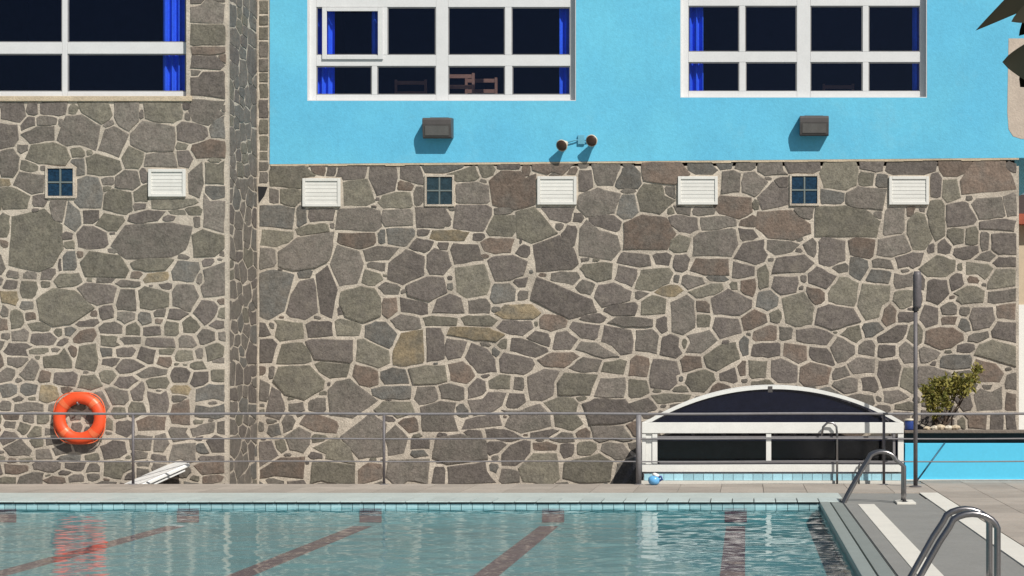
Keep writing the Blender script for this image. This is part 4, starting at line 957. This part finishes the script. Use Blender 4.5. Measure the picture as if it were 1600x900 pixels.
# leafy things
def leaf(mb, p, d, up, L, W, fold=.25):
    d = d.normalized(); s = d.cross(up).normalized(); n = s.cross(d)
    tip = p + d * L - n * L * .15; m = p + d * L * .45
    mb.add([p, m + s * W * .5 + n * W * fold, tip, m - s * W * .5 + n * W * fold, m], [(0, 1, 4), (1, 2, 4), (4, 2, 3), (0, 4, 3)])
rg = random.Random(21)
def rv(): return Vector((rg.gauss(0, 1), rg.gauss(0, 1), rg.gauss(0, 1))).normalized()
DS = 25.2
sz = PZ(676, DW + .4)
sh = thing('shrub', (PX(1482, DS), DS, sz), 'yellow-green leafy shrub in the planter against the stone wall', 'shrub')
stem = MB(); lv = MB()
root = Vector((PX(1470, DS), DS, sz - .02))
tips = []
for x, y, r in ((1452, 612, .13), (1462, 604, .13), (1475, 600, .14), (1488, 597, .14), (1500, 598, .13), (1512, 600, .12), (1522, 590, .10), (1526, 578, .08), (1480, 615, .15), (1466, 622, .15), (1495, 612, .14), (1455, 628, .12), (1458, 640, .10), (1508, 612, .1), (1478, 630, .1), (1448, 618, .08), (1462, 648, .07)):
    q_ = P(x, y, DS + rg.uniform(-.22, .22)); tips.append((q_, r))
    mid = root.lerp(q_, .5) + rv() * .06
    b_ = root + Vector((rg.uniform(-.16, .16), rg.uniform(-.1, .1), 0))
    stem.tube([b_, mid, q_], [.014, .010, .004], 6)
    for k in range(int(75 * r / .12)):
        c_ = q_ + rv() * r * rg.random() ** .6
        leaf(lv, c_, (rv() + Vector((0, -.3, .5))), rv(), rg.uniform(.06, .10), rg.uniform(.035, .055))
obj('stem', stem, 'bark', sh); obj('foliage', lv, 'shrub', sh)

# ------------------------------------------------------------------ slim pole with a dark head, and an added dark rod standing in for a slanted shadow
DP = 23.0
pl = thing('pole', (PX(1430.5, DP), DP, 0), 'slim grey pole with a thick dark head, standing right of the enclosure', 'pole')
bx = PX(1430.5, DP)
obj('shaft', MB().tube([(bx, DP, -.002), (bx, DP, PZ(600, DP)), (bx, DP, PZ(480, DP))], [.030, .029, .028], 14), 'pole', pl, smooth=True)
obj('head', MB().tube([(bx + .02, DP, PZ(482, DP)), (bx + .022, DP, PZ(478, DP)), (bx + .024, DP, PZ(430, DP)), (bx + .024, DP, PZ(424, DP))], [.045, .060, .060, .045], 16), 'pole', pl, smooth=True)
obj('collar', MB().tube([(bx, DP, PZ(486, DP)), (bx, DP, PZ(480, DP))], .045, 14), 'black', pl)
obj('flange', MB().lathe((bx, DP, 0), [(.085, 0), (.085, .012), (.045, .02)], (0, 0, 1)), 'pole', pl)
for xa, xb, nm in ((1434, 1476, 0), (1419, 1437, 1)):
    pass
st = thing('shadow_rod', (PX(1434, 24.2), 24.2, 0), 'thin dark slanted rod standing in for a shadow on the low blue wall right of the pole', 'rod')
st.location.z = 0; WL[st.name] = Vector(st.location)
obj('rod', MB().tube([(PX(1433, 24.15), 24.15, 0.012), (PX(1476, DW), DW - .02, PZ(692, DW))], .013, 8), mat('shadow_blue_rod', (0.02, 0.09, 0.15), rough=.5), st, smooth=True)

# ------------------------------------------------------------------ pool ladders: a pair of bent handrails each
def handrail(mb_parent, D, xo=0.0, name='handrail', H=.62, x0=1.10, x1=1.74):
    H1 = H
    pth = [(x0 - .02, -.22), (x0 + .0, -.02), (x0 + .06, .10), (x0 + .24, .42), (x0 + .31, H1 - .09)]
    # smooth top
    for t in np.linspace(0, 1, 9):
        a_ = math.pi * (.80 - .80 * t)
        pth.append((x0 + .44 + .13 * math.cos(a_) + .07 * t, H1 - .10 + .10 * math.sin(a_)))
    pth += [(x1, H1 - .18), (x1, .2), (x1, -.002)]
    h_ = obj(name, MB().tube([(x + xo, D, z) for x, z in pth], .0235, 12), 'steel', mb_parent, smooth=True)
    obj('foot_plate', MB().lathe((x1 + xo, D, -.001), [(.055, 0), (.055, .012), (.03, .022)], (0, 0, 1), 16), 'steel', h_)
    return h_
la = thing('pool_ladder', (1.4, 20.3, 0), 'bent steel ladder handrails at the far corner of the pool', 'pool ladder', 'pool ladders')
for D in (20.22, 20.42): handrail(la, D, .19, H=.62, x0=1.0)
obj('foot_pad', MB().box(1.83, 2.06, 20.1, 20.56, -.012, .014), 'stripe', la, bevel=.004)
lb2 = thing('pool_ladder', (1.4, 11.7, 0), 'bent steel ladder handrails nearest the camera at lower right', 'pool ladder', 'pool ladders')
for D in (11.5, 11.88): handrail(lb2, D, .0, H=.615)
for l_, D0, D1, xo in ((lb2, 11.5, 11.88, 0), (la, 20.22, 20.42, .19)):
    for z in (-.16, -.24):
        obj('tread', MB().box(.93 if xo == 0 else 1.0, 1.09 + xo, D0 + .03, D1 - .03, z, z + .02), 'steel', l_) if xo == 0 else None

# ------------------------------------------------------------------ neighbour beyond the corner
nh = thing('neighbour_house', (9, 33, Z_LOW), 'white and cream house with a red tiled eave beyond the corner of the stone building', 'house')
hx0, hx1 = 5.0, 14.0
nz = lambda y: PZ(y, 33)
obj('wall', MB().box(hx0, hx1, 33, 40, Z_LOW, nz(476)), 'housewhite', nh)
obj('upper_wall', MB().box(hx0, hx1, 33.02, 40, nz(476) + .001, nz(352)), 'housecream', nh)
obj('eave', MB().box(hx0 - .2, hx1 + .2, 32.7, 40.2, nz(352) + .001, nz(336)), 'rooftile', nh)
obj('roof', MB().prism([(hx0 - .2, 32.7, nz(336) + .001), (hx0 - .2, 40.2, nz(336) + .001), (hx0 - .2, 36.5, nz(275))], (hx1 - hx0 + .4, 0, 0)), 'roofdark', nh)
for k in range(2):
    wv = obj('window', MB().box(7.5 + k * 3, 8.7 + k * 3, 32.96, 33.01, 1.0, 2.2), 'white', nh); obj('pane', MB().box(7.6 + k * 3, 8.6 + k * 3, 32.95, 32.99, 1.1, 2.1), 'block', wv)

# ------------------------------------------------------------------ tree at the right whose large leaves reach into the picture
DT = 6.0
tr = thing('tree', (3.1, DT, 0), 'tree with large dark pointed leaves reaching in at the upper right corner', 'tree')
tk = MB(); tk.tube([(3.1, DT, -.02), (3.08, DT + .05, .8), (3.0, DT - .05, 1.8), (2.9, DT, 2.7), (2.75, DT + .05, 3.5)], [.13, .11, .09, .075, .05], 12)
br = [[(2.9, DT, 2.7), (2.5, DT - .05, 3.15), (2.05, DT, 3.35), (1.6, DT, 3.40)], [(2.95, DT, 2.4), (2.5, DT + .1, 2.75), (2.0, DT + .05, 2.95), (1.62, DT, 2.98)], [(2.75, DT + .05, 3.5), (2.6, DT + .1, 4.1), (2.3, DT, 4.6)], [(2.75, DT + .05, 3.5), (3.3, DT, 4.1), (3.9, DT + .1, 4.4)], [(2.9, DT, 2.7), (3.5, DT + .3, 3.2), (4.0, DT + .3, 3.6)]]
for b_ in br: tk.tube([Vector(p) for p in b_], [.045, .03, .02, .012][:len(b_)], 8)
obj('trunk', tk, 'bark', tr, smooth=True)
lv = MB()
def big_leaf(p, tip, w, sag=.0, n=14, up=Vector((0, -1, .3)), wedge=None):
    p, tip = Vector(p), Vector(tip); d = tip - p; s = d.cross(up).normalized(); nn = s.cross(d).normalized()
    L, Rr, C = [], [], []
    for i in range(n + 1):
        t = i / n; wd = w * (math.sin(math.pi * min(t * .92 + .06, 1)) ** .8) * (1 - .25 * t) if i < n else 0
        if wedge: wd = w * min(t / .2 + .25, 1) * (1 - t) ** wedge
        c_ = p + d * t - Vector((0, 0, sag * t * t)) ; C.append(c_)
        L.append(c_ + s * wd * .5 + nn * wd * .12); Rr.append(c_ - s * wd * .5 + nn * wd * .12)
    vs = C + L + Rr; fs = []
    k = n + 1
    for i in range(n): fs += [(i, i + 1, k + i + 1, k + i), (i, 2 * k + i, 2 * k + i + 1, i + 1)]
    lv.add(vs, fs)
Q = lambda x, y, d=0.0: P(x, y, DT + d)
big_leaf(Q(1650, -36), Q(1524, 48), .155, wedge=.95)
big_leaf(Q(1662, 6, .05), Q(1580, 34, -.05), .20, wedge=.8)
big_leaf(Q(1660, -10, .1), Q(1592, 56, .05), .20, wedge=.8)
big_leaf(Q(1680, 106), Q(1566, 97), .36, wedge=.75)
big_leaf(Q(1665, 70, .1), Q(1594, 136, .08), .17)
big_leaf(Q(1670, 118, .05), Q(1590, 112, .0), .20)
big_leaf(Q(1660, 40, .15), Q(1586, 15, .1), .2)
rg = random.Random(33)
for b_ in br:
    for k in range(34):
        t = rg.uniform(.45, 1.0); i = min(int(t * (len(b_) - 1)), len(b_) - 2); f_ = t * (len(b_) - 1) - i
        p = Vector(b_[i]).lerp(Vector(b_[i + 1]), f_)
        d = rv(); d.z -= .2; tip = p + d.normalized() * rg.uniform(.22, .42)
        lim = PX(1606, min(tip.y, p.y))
        if min(p.x, tip.x) < lim + .05 and tip.z < 3.9: continue
        big_leaf(p, tip, rg.uniform(.09, .16), sag=.04)
obj('crown', lv, 'bigleaf', tr, smooth=True)
